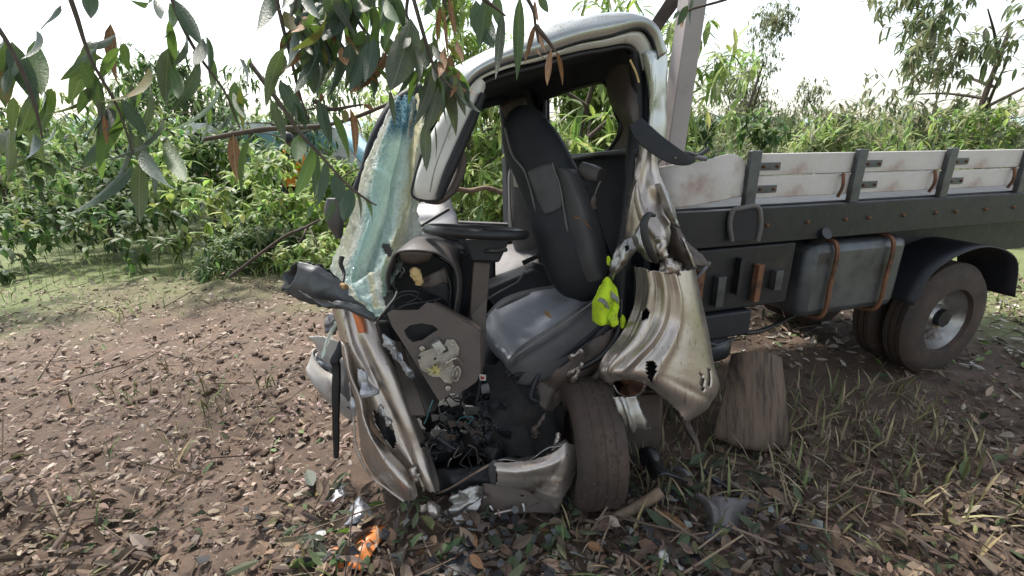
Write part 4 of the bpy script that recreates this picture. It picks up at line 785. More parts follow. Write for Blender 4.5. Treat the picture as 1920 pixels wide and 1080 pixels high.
# torn panel at the door post
sheet('torn_post_panel', [[(1202, 250, 1.95), (1208, 252, 1.91), (1216, 258, 1.915), (1226, 266, 1.92), (1232, 276, 1.97)],
    [(1194, 300, 1.94), (1203, 302, 1.885), (1211, 308, 1.90), (1224, 316, 1.91), (1236, 322, 1.95)],
    [(1184, 345, 1.93), (1194, 345, 1.875), (1208, 350, 1.885), (1228, 348, 1.87), (1250, 358, 1.93)],
    [(1176, 392, 1.92), (1188, 388, 1.865), (1208, 386, 1.86), (1234, 384, 1.875), (1260, 392, 1.90)],
    [(1172, 428, 1.91), (1186, 428, 1.86), (1208, 420, 1.84), (1236, 416, 1.83), (1256, 424, 1.87)],
    [(1174, 452, 1.91), (1188, 452, 1.85), (1214, 450, 1.83), (1240, 444, 1.80), (1256, 442, 1.86)],
    [(1190, 472, 1.88), (1204, 474, 1.83), (1222, 478, 1.81), (1240, 470, 1.79), (1252, 462, 1.84)]], 'champagne', T, 70, 80, .003, amp=.003, fr=4, rag=.008, seed=5, disp=lambda u, v: .014 * max(0, 1 - abs(u - .12 - .9 * (v - .2)) / .09) * (1 if .15 < v < .95 else 0) - .010 * max(0, 1 - abs(u - .30 + .25 * v) / .07))
sheet('pointed_flap', [[(1228, 345, 1.88), (1240, 345, 1.86), (1252, 362, 1.88)], [(1240, 375, 1.86), (1254, 378, 1.83), (1262, 390, 1.87)], [(1246, 400, 1.86), (1260, 402, 1.82), (1268, 412, 1.86)], [(1262, 420, 1.87), (1270, 424, 1.85), (1275, 426, 1.87)]], 'grey_sheet', T, 16, 26, .003, amp=.005, fr=9, seed=7)
sheet('bent_tongue', [[(1196, 424, 1.80), (1204, 412, 1.79), (1210, 408, 1.80)], [(1188, 440, 1.79), (1198, 436, 1.76), (1206, 430, 1.79)], [(1190, 460, 1.78), (1200, 458, 1.745), (1208, 452, 1.78)], [(1198, 474, 1.78), (1210, 474, 1.75), (1216, 466, 1.78)], [(1208, 486, 1.79), (1220, 492, 1.77), (1230, 494, 1.79)]], 'grey_sheet', T, 16, 30, .003, amp=.006, fr=16, rag=.006)
loft('rubber_strip', [(1228, 404, 1.76, 3, .006), (1216, 403, 1.745, 6, .008), (1208, 418, 1.735, 7, .009), (1209, 442, 1.73, 7.5, .009), (1217, 466, 1.73, 7.5, .009), (1226, 484, 1.74, 7, .009), (1232, 492, 1.75, 4, .006)], 'rubber', T, 12, ex=3)
sheet('left_torn_flap', [[(1158, 462, 1.86), (1172, 452, 1.83), (1188, 446, 1.84)], [(1150, 478, 1.85), (1168, 474, 1.81), (1192, 466, 1.83)], [(1145, 500, 1.84), (1160, 498, 1.80), (1182, 484, 1.83)], [(1143, 520, 1.84), (1152, 518, 1.81), (1166, 506, 1.83)], [(1146, 529, 1.85), (1150, 527, 1.83), (1158, 518, 1.84)]], 'grey_sheet', T, 30, 36, .003, amp=.008, fr=9, rag=.012, seed=3, holes=[[(1171, 462), (1178, 460), (1180, 468), (1174, 472)]])
sheet('folded_tab', [[(1226, 448, 1.79), (1238, 446, 1.77), (1244, 450, 1.79)], [(1230, 466, 1.785), (1243, 464, 1.765), (1248, 466, 1.785)], [(1236, 488, 1.79), (1246, 484, 1.77), (1252, 480, 1.79)]], 'champagne', T, 12, 16, .003, amp=.01, fr=16)
sheet('dark_torn_skin', [[(1252, 430, 1.93), (1268, 426, 1.90), (1278, 432, 1.93)], [(1254, 456, 1.92), (1276, 450, 1.86), (1290, 456, 1.92)], [(1262, 478, 1.90), (1286, 472, 1.84), (1310, 478, 1.92)], [(1266, 500, 1.90), (1296, 498, 1.84), (1332, 500, 1.92)]], 'brown_metal', T, 30, 30, .003, amp=.014, fr=7, rag=.010, seed=6)
sheet('ridge_strip', [[(1277, 444, 1.85), (1280, 446, 1.83), (1284, 450, 1.85)], [(1286, 470, 1.83), (1291, 470, 1.81), (1296, 474, 1.83)], [(1296, 500, 1.83), (1302, 501, 1.81), (1307, 503, 1.84)]], 'champagne', T, 8, 16, .003, amp=.005)
sheet('crumpled_joint', [[(1234, 492, 1.84), (1246, 484, 1.80), (1262, 486, 1.82), (1275, 492, 1.86)], [(1232, 503, 1.80), (1250, 500, 1.77), (1266, 502, 1.79), (1282, 506, 1.84)], [(1236, 514, 1.79), (1252, 514, 1.77), (1270, 518, 1.78), (1290, 520, 1.83)]], 'champagne_worn', T, 26, 18, .003, amp=.024, fr=22, rag=.012, seed=12)
# big ribbed corner panel below
def ribs(u, v):
    d = 0
    for c, s, h in ((.15, .022, .009), (.21, .018, -.004), (.31, .030, .014), (.37, .016, -.005), (.45, .032, .016), (.52, .016, -.005), (.60, .028, .013)): d += h * math.exp(-((u - c) / s) ** 2)
    return d * max(0, min(1, (.93 - v) / .2)) - .004 * math.exp(-((v - .78 - .12 * (u - .8)) / .03) ** 2) * max(0, min(1, (u - .62) / .12))
cols = [[(1187, 500, 1.99), (1190, 540, 1.98), (1186, 580, 1.97), (1160, 628, 1.93), (1130, 668, 1.88), (1121, 695, 1.84), (1130, 716, 1.82)],
        [(1192, 500, 1.88), (1195, 540, 1.87), (1191, 580, 1.86), (1167, 628, 1.82), (1138, 668, 1.76), (1127, 695, 1.72), (1137, 716, 1.72)],
        [(1212, 505, 1.80), (1216, 545, 1.79), (1208, 590, 1.78), (1190, 632, 1.75), (1160, 668, 1.71), (1141, 694, 1.69), (1150, 716, 1.70)],
        [(1236, 508, 1.775), (1243, 552, 1.765), (1238, 598, 1.75), (1216, 640, 1.72), (1184, 672, 1.69), (1160, 698, 1.675), (1172, 712, 1.69)],
        [(1258, 508, 1.775), (1268, 556, 1.765), (1264, 606, 1.75), (1246, 648, 1.72), (1222, 680, 1.69), (1208, 704, 1.675), (1214, 724, 1.69)],
        [(1280, 506, 1.80), (1293, 560, 1.785), (1300, 612, 1.765), (1296, 660, 1.735), (1288, 700, 1.705), (1276, 738, 1.68), (1262, 762, 1.69)],
        [(1300, 505, 1.87), (1312, 565, 1.85), (1325, 625, 1.83), (1334, 680, 1.80), (1343, 722, 1.775), (1324, 760, 1.73), (1284, 789, 1.69)],
        [(1304, 505, 1.99), (1316, 565, 1.98), (1329, 625, 1.96), (1338, 680, 1.93), (1346, 722, 1.90), (1330, 762, 1.85), (1288, 792, 1.78)]]
low = [[c[r] for c in cols] for r in range(7)]
sheet('ribbed_corner_panel', low, 'champagne', T, 100, 100, .004, amp=.004, fr=3, rag=.008, seed=1, disp=ribs,
      holes=[[(1205, 583), (1213, 577), (1217, 586), (1214, 598), (1204, 602), (1202, 596)], [(1211, 678), (1224, 676), (1232, 686), (1228, 702), (1220, 720), (1214, 706)],
             [(1314, 700), (1318, 698), (1319, 732), (1316, 733)], [(1327, 692), (1331, 690), (1332, 722), (1328, 724)],
             [(1150, 722), (1166, 711), (1188, 712), (1208, 722), (1204, 734), (1184, 744), (1162, 740)]])
sheet('rusty_cavity', [[(1146, 712, 1.95), (1176, 704, 1.88), (1212, 712, 1.9)], [(1150, 728, 1.93), (1178, 722, 1.86), (1210, 728, 1.9)], [(1156, 744, 1.86), (1180, 746, 1.82), (1204, 740, 1.84)]], 'rust', T, 16, 12, .003, amp=.02, fr=14)
hexa('cavity_box', [P(1195, 560, 2.0), P(1285, 560, 2.0), P(1290, 740, 1.98), P(1210, 730, 1.95), P(1195, 560, 2.2), P(1285, 560, 2.2), P(1290, 740, 2.2), P(1200, 730, 2.2)], 'chassis', T)
tube('torn_rim', [(1150, 722, 1.76), (1160, 738, 1.74), (1180, 746, 1.715), (1200, 738, 1.69), (1209, 724, 1.68)], .006, 'champagne_worn', T, 8, amp=.8)
sheet('hanging_strip', [[(1148, 742, 1.630), (1165, 745, 1.610), (1195, 742, 1.630)], [(1156, 765, 1.620), (1174, 768, 1.590), (1202, 764, 1.620)], [(1166, 790, 1.610), (1182, 795, 1.580), (1212, 790, 1.610)], [(1170, 808, 1.610), (1186, 806, 1.590), (1214, 803, 1.610)]], 'grey_sheet', T, 24, 24, .003, amp=.006, fr=10, rag=.006, disp=lambda u, v: .008 * math.sin(u * 16))
sheet('rusty_tail', [[(1262, 765, 1.85), (1275, 770, 1.82), (1290, 780, 1.84)], [(1272, 790, 1.80), (1284, 795, 1.77), (1298, 795, 1.8)], [(1292, 820, 1.74), (1300, 822, 1.72), (1310, 820, 1.74)], [(1308, 850, 1.70), (1312, 852, 1.69), (1317, 850, 1.70)]], 'brown_metal', T, 14, 24, .004, amp=.012, fr=12)
# front wheel, tread towards us
wc = Vector((.322, 1.735, .255)); wa = Vector((1, .12, .03)).normalized()
wh = lathe('front_wheel', [(.15, -.05), (.155, -.085), (.19, -.096), (.235, -.097), (.256, -.088), (.267, -.070), (.271, -.044), (.2685, -.042), (.2685, -.038), (.271, -.036), (.272, -.004), (.2695, -.002), (.2695, .002), (.272, .004), (.271, .036), (.2685, .038), (.2685, .042), (.271, .044), (.267, .070), (.256, .088), (.235, .097), (.19, .096), (.155, .085), (.15, .05)], wc, wa, 'tyre_rubber', T, 56, 50)
lathe('rim', [(.001, -.02), (.07, -.02), (.09, -.05), (.13, -.06), (.15, -.085), (.16, -.09)], wc, wa, 'brown_metal', wh, 32)
lathe('rim_back', [(.001, .03), (.11, .03), (.15, .085), (.16, .09)], wc, wa, 'chassis', wh, 32)
mv = [];  mf2 = []
rm = random.Random(8)
for k in range(900):                                   # dried mud stuck to the tread
    a = rm.uniform(0, 6.28); h = rm.uniform(-.085, .085); u1 = wa.cross(Vector((0, .1, 1))).normalized(); w1 = wa.cross(u1); d = u1 * math.cos(a) + w1 * math.sin(a)
    c = wc + d * (.2705 if abs(h) < .06 else .262) + wa * h; s = rm.uniform(.003, .013); t1 = w1 * math.cos(a) - u1 * math.sin(a); b = len(mv)
    mv += [c + wa * s * rm.uniform(.5, 1), c + t1 * s, c - wa * s * rm.uniform(.5, 1), c - t1 * s * rm.uniform(.5, 1), c + d * s * .35]; mf2 += [(b, b + 1, b + 4), (b + 1, b + 2, b + 4), (b + 2, b + 3, b + 4), (b + 3, b, b + 4)]
tag(mesh_obj('dried_mud', mv, mf2, 'mud', wh, 60), kind='stuff')
hexa('wheel_arch', [P(1160, 740, 2.0), P(1244, 735, 2.0), P(1240, 862, 1.95), P(1165, 880, 1.92), P(1160, 740, 2.3), P(1244, 735, 2.3), P(1240, 850, 2.3), P(1165, 860, 2.3)], 'brown_metal', T, .015)
sheet('mud_flap', [[(1200, 845, 1.80), (1220, 840, 1.78), (1240, 862, 1.80)], [(1205, 870, 1.74), (1226, 866, 1.70), (1250, 885, 1.74)], [(1226, 900, 1.66), (1250, 893, 1.62), (1290, 905, 1.66)]], 'rubber', T, 16, 18, .008, amp=.015)
# step panel and underside plate
sheet('step_panel', [[(926, 866, 1.60), (960, 866, 1.585), (1000, 862, 1.58), (1040, 846, 1.58), (1062, 830, 1.60), (1094, 842, 1.62)], [(930, 880, 1.57), (962, 884, 1.545), (1002, 880, 1.54), (1040, 870, 1.545), (1062, 856, 1.56), (1086, 862, 1.61)], [(934, 896, 1.565), (966, 896, 1.55), (1005, 900, 1.55), (1036, 900, 1.54), (1058, 888, 1.55), (1076, 890, 1.60)], [(932, 908, 1.57), (965, 908, 1.565), (1000, 912, 1.57), (1030, 918, 1.555), (1052, 916, 1.55), (1066, 914, 1.59)],
      [(960, 910, 1.58), (980, 914, 1.58), (1005, 922, 1.58), (1026, 932, 1.565), (1048, 938, 1.555), (1056, 934, 1.58)], [(1000, 920, 1.59), (1016, 930, 1.59), (1028, 942, 1.58), (1040, 952, 1.57), (1046, 960, 1.56), (1050, 960, 1.58)]], 'champagne_worn', T, 60, 50, .003, amp=.015, fr=8, rag=.006, seed=2, smooth=22)
sheet('step_top_flange', [[(952, 858, 1.62), (990, 858, 1.62), (1030, 848, 1.62), (1060, 822, 1.64)], [(930, 866, 1.60), (985, 865, 1.585), (1036, 848, 1.585), (1066, 830, 1.60)]], 'grey_sheet', T, 24, 8, .003, amp=.012, fr=18)
sheet('underside_plate', [[(905, 905, 1.62), (950, 908, 1.61), (1000, 914, 1.61), (1048, 925, 1.60)], [(890, 935, 1.60), (945, 935, 1.585), (1000, 940, 1.585), (1048, 942, 1.58)], [(868, 975, 1.575), (935, 968, 1.565), (1000, 962, 1.565), (1047, 963, 1.565)]], 'brown_metal', T, 30, 20, .004, amp=.006, fr=8, rag=.004, holes=[[(974, 928), (979, 927), (980, 932), (975, 933)]])
for q in ([(918, 948, 1.575), (922, 953, 1.57), (924, 957, 1.575)], [(980, 944, 1.57), (982, 950, 1.565), (983, 958, 1.57)]): tube('paint_scar', q, .004, 'paper', T, 6)
tube('plate_lip', [(866, 976, 1.57), (905, 970, 1.56), (935, 962, 1.56), (960, 956, 1.57)], .006, 'champagne_worn', T, 8, amp=.5)
sheet('crumpled_sill', [[(838, 935, 1.62), (858, 928, 1.59), (882, 915, 1.58), (900, 912, 1.60)], [(842, 948, 1.60), (862, 943, 1.56), (888, 930, 1.555), (912, 928, 1.58)], [(838, 962, 1.575), (862, 958, 1.545), (890, 945, 1.55), (910, 938, 1.57)], [(836, 978, 1.565), (858, 976, 1.55), (872, 968, 1.555), (890, 955, 1.565)], [(836, 996, 1.56), (846, 988, 1.555), (858, 980, 1.56), (870, 972, 1.565)]], 'grey_sheet', T, 40, 40, .003, amp=.030, fr=12, rag=.010, seed=11, smooth=22, disp=lambda u, v: .010 * math.sin(v * 17 + u * 2))
sheet('torn_pale_lump', [[(792, 948, 1.60), (806, 943, 1.57), (820, 950, 1.58)], [(795, 962, 1.58), (812, 956, 1.54), (830, 966, 1.56)], [(806, 975, 1.57), (822, 972, 1.53), (838, 980, 1.55)], [(826, 990, 1.56), (834, 992, 1.545), (840, 992, 1.555)], [(834, 1006, 1.555), (837, 1004, 1.55), (839, 1002, 1.555)]], 'champagne_worn', T, 24, 28, .008, amp=.024, fr=26, rag=.008, seed=14)
tube('broken_rod', [(822, 925, 1.66), (850, 912, 1.63), (885, 890, 1.62), (920, 870, 1.62)], .005, 'dry_twig', T, 6)
sheet('footwell_edge', [[(820, 880, 1.72), (860, 878, 1.70), (930, 868, 1.70)], [(818, 905, 1.68), (860, 905, 1.66), (930, 895, 1.66)], [(818, 930, 1.66), (860, 925, 1.64), (930, 910, 1.64)]], 'chassis', T, 20, 14, .004, amp=.02, fr=10)
sheet('dark_bracket', [[(918, 868, 1.62), (926, 862, 1.61), (932, 866, 1.60)], [(916, 890, 1.61), (925, 890, 1.60), (931, 890, 1.59)], [(920, 906, 1.60), (926, 908, 1.59), (932, 908, 1.59)]], 'dark_metal', T, 8, 8, .005)
sheet('torn_tab', [[(1042, 812, 1.66), (1048, 811, 1.65), (1053, 815, 1.66)], [(1040, 828, 1.65), (1046, 828, 1.64), (1050, 830, 1.65)], [(1034, 846, 1.64), (1040, 848, 1.63), (1044, 846, 1.64)]], 'champagne_worn', T, 8, 14, .003, amp=.008, fr=30)
sheet('footwell_scrap', [[(1006, 795, 1.74), (1016, 780, 1.73), (1022, 775, 1.74)], [(994, 808, 1.72), (1006, 805, 1.70), (1014, 800, 1.72)], [(996, 822, 1.71), (1006, 822, 1.69), (1013, 812, 1.71)]], 'brown_metal', T, 14, 16, .003, amp=.015, fr=20, rag=.006)
# front corner: folded lower pillar and wing
sheet('folded_pillar', [[(622, 573, 1.860), (640, 576, 1.801), (658, 578, 1.797), (676, 580, 1.801), (694, 588, 1.810), (702, 596, 1.860)],
    [(634, 612, 1.830), (650, 614, 1.766), (664, 618, 1.770), (684, 618, 1.766), (706, 620, 1.779), (716, 626, 1.840)],
    [(644, 650, 1.800), (660, 652, 1.737), (676, 650, 1.750), (696, 650, 1.732), (718, 654, 1.750), (728, 660, 1.820)],
    [(658, 695, 1.770), (678, 690, 1.707), (694, 688, 1.725), (714, 692, 1.698), (738, 696, 1.720), (748, 700, 1.790)],
    [(672, 740, 1.740), (694, 735, 1.683), (716, 735, 1.696), (734, 745, 1.669), (758, 748, 1.692), (768, 752, 1.760)],
    [(692, 790, 1.720), (716, 786, 1.663), (744, 790, 1.668), (760, 800, 1.641), (784, 806, 1.659), (793, 810, 1.730)],
    [(728, 840, 1.690), (748, 838, 1.640), (764, 842, 1.640), (780, 850, 1.618), (802, 856, 1.631), (810, 860, 1.700)],
    [(764, 880, 1.660), (774, 880, 1.612), (784, 882, 1.612), (796, 890, 1.594), (814, 898, 1.603), (822, 900, 1.660)],
    [(786, 912, 1.640), (792, 914, 1.595), (798, 916, 1.595), (808, 922, 1.581), (820, 924, 1.590), (824, 920, 1.630)]], 'champagne', T, 60, 90, .004, amp=.009, fr=5, rag=.006, seed=21, disp=lambda u, v: .007 * math.sin(u * 11 + v * 2 + noise.noise(Vector((u * 2, v * 3, 0))) * 2) + .010 * math.exp(-((u - .93) / .03) ** 2),
    holes=[[(700, 770), (718, 776), (735, 800), (744, 830), (738, 842), (718, 820), (703, 792)], [(786, 830), (798, 826), (800, 836), (790, 842)]])
sheet('orange_stripe', [[(659, 583, 1.777), (668, 584, 1.772), (673, 586, 1.775)], [(666, 603, 1.764), (674, 604, 1.757), (680, 605, 1.76)], [(672, 624, 1.752), (680, 624, 1.742), (684, 624, 1.744)]], 'orange_tag', T, 8, 14, .002)
sheet('wing_panel', [[(640, 640, 1.76), (646, 645, 1.73), (656, 655, 1.76)], [(648, 690, 1.74), (656, 700, 1.69), (668, 704, 1.74)], [(664, 742, 1.72), (674, 745, 1.66), (688, 748, 1.72)], [(668, 775, 1.70), (680, 778, 1.63), (692, 785, 1.68)], [(670, 815, 1.68), (690, 812, 1.605), (706, 815, 1.65)], [(676, 852, 1.66), (708, 850, 1.59), (736, 850, 1.63)], [(696, 886, 1.64), (734, 884, 1.575), (764, 885, 1.61)], [(730, 915, 1.62), (758, 912, 1.565), (778, 912, 1.59)], [(758, 936, 1.60), (772, 938, 1.565), (782, 928, 1.58)]], 'champagne', T, 44, 66, .004, amp=.008, fr=5, rag=.005, seed=23)
tube('wing_edge', [(660, 745, 1.70), (664, 800, 1.67), (668, 840, 1.655), (692, 888, 1.63), (728, 918, 1.61), (758, 940, 1.59)], .005, 'champagne_worn', T, 8, amp=.5)
sheet('wing_cavity', [[(668, 700, 1.80), (690, 700, 1.80), (720, 720, 1.80)], [(690, 760, 1.76), (715, 765, 1.76), (740, 780, 1.76)], [(705, 820, 1.72), (735, 830, 1.72), (765, 850, 1.72)], [(750, 880, 1.68), (770, 895, 1.67), (785, 905, 1.67)]], 'chassis', T, 14, 30, .01, amp=.02)
sheet('torn_metal_scrap', [[(706, 762, 1.68), (714, 758, 1.67), (720, 770, 1.68)], [(712, 780, 1.66), (722, 778, 1.645), (732, 790, 1.66)], [(722, 798, 1.65), (730, 800, 1.635), (738, 806, 1.65)]], 'grey_sheet', T, 16, 20, .004, amp=.02, fr=24, rag=.008, seed=31)
sheet('torn_metal_scrap', [[(672, 690, 1.70), (682, 694, 1.68), (690, 705, 1.70)], [(676, 715, 1.69), (688, 720, 1.67), (696, 728, 1.69)], [(686, 740, 1.68), (694, 742, 1.66), (700, 738, 1.68)]], 'foil', T, 14, 18, .004, amp=.02, fr=24, rag=.006, seed=33)
sheet('torn_metal_scrap', [[(766, 880, 1.60), (776, 876, 1.585), (788, 882, 1.60)], [(768, 892, 1.59), (780, 894, 1.57), (790, 890, 1.59)], [(776, 904, 1.585), (784, 906, 1.57), (788, 900, 1.585)]], 'champagne_worn', T, 14, 14, .005, amp=.02, fr=30, rag=.006, seed=35)
loft('wing_reflector', [(661, 748, 1.66, 3, .006), (662, 762, 1.65, 5, .008), (664, 780, 1.65, 4, .006)], 'foil', T, 10)
# dark scuttle panel rolled up like a tube
sheet('rolled_scuttle_panel', [[(560, 490, 1.767), (600, 499, 1.764), (640, 526, 1.767), (672, 553, 1.764), (706, 592, 1.760)], [(556, 506, 1.743), (592, 516, 1.732), (632, 540, 1.743), (667, 563, 1.743), (707, 598, 1.750)], [(548, 528, 1.736), (584, 545, 1.722), (626, 560, 1.732), (667, 575, 1.736), (709, 603, 1.746)], [(531, 547, 1.753), (572, 566, 1.743), (617, 579, 1.743), (667, 585, 1.743), (712, 607, 1.750)]], 'dark_metal', T, 50, 30, .003, amp=.014, fr=9, rag=.004, seed=2, smooth=22)
sheet('scuttle_back', [[(560, 488, 1.80), (610, 502, 1.80), (672, 553, 1.79)], [(536, 512, 1.86), (600, 530, 1.84), (660, 560, 1.80)], [(527, 540, 1.82), (572, 564, 1.78), (617, 578, 1.75)]], 'black_trim', T, 24, 16, .003, amp=.012, fr=14, rag=.014, seed=5)  # back wall in black: the shade inside the roll put into its colour
sheet('scuttle_apron', [[(560, 545, 1.70), (600, 560, 1.69), (650, 566, 1.69), (700, 588, 1.71)], [(575, 560, 1.69), (610, 572, 1.67), (650, 578, 1.67), (706, 602, 1.70)], [(596, 570, 1.71), (625, 580, 1.70), (655, 584, 1.70), (704, 606, 1.72)]], 'dark_metal', T, 36, 14, .003, amp=.012, fr=11, rag=.004)
sheet('crumpled_cover', [[(650, 540, 1.78), (680, 520, 1.80), (712, 505, 1.82)], [(660, 556, 1.74), (690, 548, 1.75), (718, 540, 1.80)], [(676, 572, 1.73), (700, 572, 1.735), (716, 570, 1.79)], [(696, 590, 1.74), (708, 594, 1.745), (716, 590, 1.79)]], 'shattered_scrap', T, 34, 34, .003, amp=.022, fr=13, rag=.006, seed=41, smooth=24)
tube('wiper_stub', [(641, 482, 1.90), (639, 495, 1.88), (645, 512, 1.86), (642, 530, 1.82)], .010, 'rubber', T, 8, amp=.6)
loft('indicator_lens', [(640, 534, 1.70, 4, .008), (646, 537, 1.69, 6, .010), (652, 539, 1.70, 3, .008)], 'leaf_dry', T, 10)
# bumper, cracked open
sheet('bumper', [[(592, 652, 2.02), (586, 660, 1.98), (600, 690, 1.94), (630, 705, 1.92), (656, 708, 1.90)], [(586, 672, 2.0), (582, 684, 1.95), (600, 706, 1.90), (632, 722, 1.88), (658, 722, 1.86)], [(580, 690, 1.99), (578, 700, 1.93), (600, 730, 1.87), (634, 755, 1.84), (660, 762, 1.83)], [(584, 700, 2.0), (586, 716, 1.95), (608, 748, 1.89), (640, 775, 1.86), (660, 790, 1.86)]], 'bumper_plastic', T, 34, 24, .008, amp=.008, fr=6, seed=2)
sheet('bumper_inner', [[(582, 632, 2.06), (600, 630, 2.04), (640, 640, 2.02)], [(594, 655, 2.05), (615, 660, 2.02), (640, 665, 2.0)], [(600, 672, 2.0), (625, 690, 1.97), (650, 700, 1.95)]], 'bumper_plastic', T, 16, 16, .006, amp=.01, fr=8, rag=.006)
sheet('bumper_lining', [[(592, 660, 2.03), (604, 672, 2.01), (625, 688, 1.99)], [(590, 672, 2.02), (604, 690, 1.99), (626, 702, 1.97)], [(598, 690, 1.99), (612, 702, 1.96), (632, 712, 1.94)]], 'foil', T, 14, 12, .004, amp=.02, fr=22)
sheet('bumper_bracket', [[(636, 670, 1.94), (650, 672, 1.92), (660, 680, 1.92)], [(636, 720, 1.88), (652, 724, 1.86), (664, 730, 1.86)], [(640, 760, 1.84), (654, 768, 1.82), (664, 775, 1.82)]], 'grey_plastic', T, 10, 14, .006, amp=.01)
loft('dark_bar', [(642, 640, 1.86, 6, .012), (636, 660, 1.84, 8, .014), (628, 676, 1.82, 8, .014), (631, 690, 1.82, 7, .014), (630, 740, 1.80, 7, .014), (630, 800, 1.78, 6, .012), (631, 858, 1.76, 4, .010)], 'chassis', T, 10, ex=4, amp=.004, fr=20)
sheet('glass_sliver', [[(626, 604, 1.93), (632, 602, 1.92)], [(612, 640, 1.93), (618, 640, 1.92)], [(599, 671, 1.93), (602, 670, 1.92)]], 'shattered_scrap', T, 6, 20, .004, amp=.01, fr=30)
sheet('broken_lamp', [[(612, 592, 1.98), (622, 588, 1.96), (632, 592, 1.96)], [(610, 604, 1.97), (624, 602, 1.94), (634, 606, 1.95)], [(608, 625, 1.97), (620, 622, 1.95), (628, 626, 1.96)]], 'pale_plastic', T, 14, 14, .005, amp=.016, fr=18, rag=.008)
# engine clutter behind the front corner so that the nose is closed
hexa('nose_core', [P(665, 600, 1.96), P(730, 600, 1.98), P(800, 850, 1.78), P(690, 800, 1.86), P(665, 600, 2.35), P(730, 600, 2.35), P(800, 850, 2.2), P(690, 800, 2.3)], 'chassis', T, .02)
hexa('cab_floor_beam', [TB(-1.15, .06, .10), TB(-.2, .06, .10), TB(-.2, .06, .22), TB(-1.15, .06, .22), TB(-1.15, .2, .10), TB(-.2, .2, .10), TB(-.2, .2, .22), TB(-1.15, .2, .22)], 'chassis', T, .01)
# load bed: posts, side boards, chassis, boxes, rear wheels
def vpost(name, px0, px1, Y, ztop, zbot, mat, dpt=.09, lean=.0):
    a, b = P(px0, 370, Y), P(px1, 370, Y)
    return hexa(name, [Vector((a.x, Y, zbot)), Vector((b.x, Y, zbot)), Vector((b.x + lean, Y, ztop)), Vector((a.x + lean, Y, ztop)), Vector((a.x - .02, Y + dpt, zbot)), Vector((b.x - .02, Y + dpt, zbot)), Vector((b.x - .02 + lean, Y + dpt, ztop)), Vector((a.x - .02 + lean, Y + dpt, ztop))], mat, T)
vpost('headboard_post', 1235, 1266, 2.30, 2.5, .9, 'post_paint', lean=.07)
hexa('headboard_brace', [P(1214, 52, 2.45), P(1232, 66, 2.45), P(1295, -20, 2.45), P(1268, -32, 2.45), P(1214, 52, 2.51), P(1232, 66, 2.51), P(1295, -20, 2.51), P(1268, -32, 2.51)], 'brown_metal', T)
bb = [(.10, .16), (.16, .145), (.3, .14), (.6, .14), (1.0, .14)]
sheet('dented_side_board', [[TB(.14, .18, 1.335), TB(.22, .10, 1.365), TB(.34, .085, 1.375), TB(.45, .08, 1.40), TB(.52, .085, 1.405), TB(.60, .10, 1.37)], [TB(.13, .20, 1.28), TB(.2, .085, 1.29), TB(.32, .07, 1.29), TB(.45, .065, 1.30), TB(.52, .07, 1.30), TB(.60, .09, 1.30)], [TB(.12, .2, 1.17), TB(.2, .085, 1.175), TB(.32, .07, 1.185), TB(.45, .065, 1.20), TB(.52, .07, 1.21), TB(.60, .09, 1.21)]], 'board_paint', T, 44, 22, .02, amp=.010, fr=7, seed=3)
for k in range(5):
    s0 = .63 + k * .66
    for z0, z1 in ((1.20, 1.30), (1.306, 1.405)): tbox('side_board', s0, s0 + .645, .09, .115, z0, z1, 'board_paint', T)
    for z0 in (1.225, 1.33):
        tbox('hinge_strap', s0 + .05, s0 + .17, .084, .0895, z0, z0 + .035, 'dark_metal', T, .001)
        for ss in (.07, .15): lathe('bolt', [(.001, .010), (.006, .009), (.0075, .003), (.008, 0)], TB(s0 + ss, .084, z0 + .017), -LAT, 'rust', T, 8)
    tube('latch', [TB(s0 + .56, .075, 1.19), TB(s0 + .56, .06, 1.24), TB(s0 + .565, .07, 1.29), TB(s0 + .58, .085, 1.30)], .008, 'rust', T, 8)
    for ss in (.1, .35, .6): lathe('bolt', [(.001, .010), (.008, .009), (.010, .003), (.011, 0)], TB(s0 + ss, .039, 1.08), -LAT, 'rust', T, 8)
    tbox('cross_member', s0 + .2, s0 + .25, .10, 1.2, .985, 1.095, 'chassis', T)
    tbox('board_stake', s0 - .03, s0 + .03, .06, .088, 1.05, 1.42, 'dark_metal', T)
tube('bundled_strap', [TB(.16, .06, 1.40), TB(.22, .03, 1.415), TB(.30, .05, 1.405), TB(.36, .06, 1.43)], .009, 'rubber', T)
tube('bundled_strap', [TB(.18, .04, 1.385), TB(.25, .05, 1.40), TB(.33, .03, 1.39)], .010, 'pale_plastic', T)
tbox('bed_floor', .12, 3.9, .09, 1.35, 1.10, 1.17, 'chassis', T)
tbox('bed_edge_rail', .14, 3.9, .04, .089, .99, 1.16, 'chassis', T)
tbox('chassis_rail', -.05, 3.9, .30, .40, .72, .98, 'chassis', T)
tbox('chassis_rail', -.05, 3.9, .92, 1.02, .72, .98, 'chassis', T)
tbox('tool_box', .20, .95, .05, .30, .66, .98, 'chassis', T, .01)
tbox('battery_box', .22, .72, .03, .28, .52, .652, 'black_trim', T, .01)
for ss in (1.2, 1.6): tube('tank_strap', [TB(ss, .30, .97), TB(ss, .10, .975), TB(ss, .025, .93), TB(ss, .022, .75), TB(ss, .025, .58), TB(ss, .1, .535), TB(ss, .3, .54)], .012, 'rust', T, 6, n=40)
tube('filler_neck', [TB(1.1, .12, .93), TB(1.1, .05, 1.0), TB(1.1, .02, 1.02)], .03, 'rubber', T, 12)
tbox('fuel_tank', 1.05, 1.75, .04, .32, .55, .96, 'dark_metal', T, .05)
tube('lamp_bracket', [P(1372, 452, 2.18), P(1368, 420, 2.18), P(1374, 396, 2.18), P(1388, 391, 2.18), P(1420, 388, 2.2), P(1426, 420, 2.2), P(1420, 452, 2.2)], .012, 'grey_plastic', T, 10)
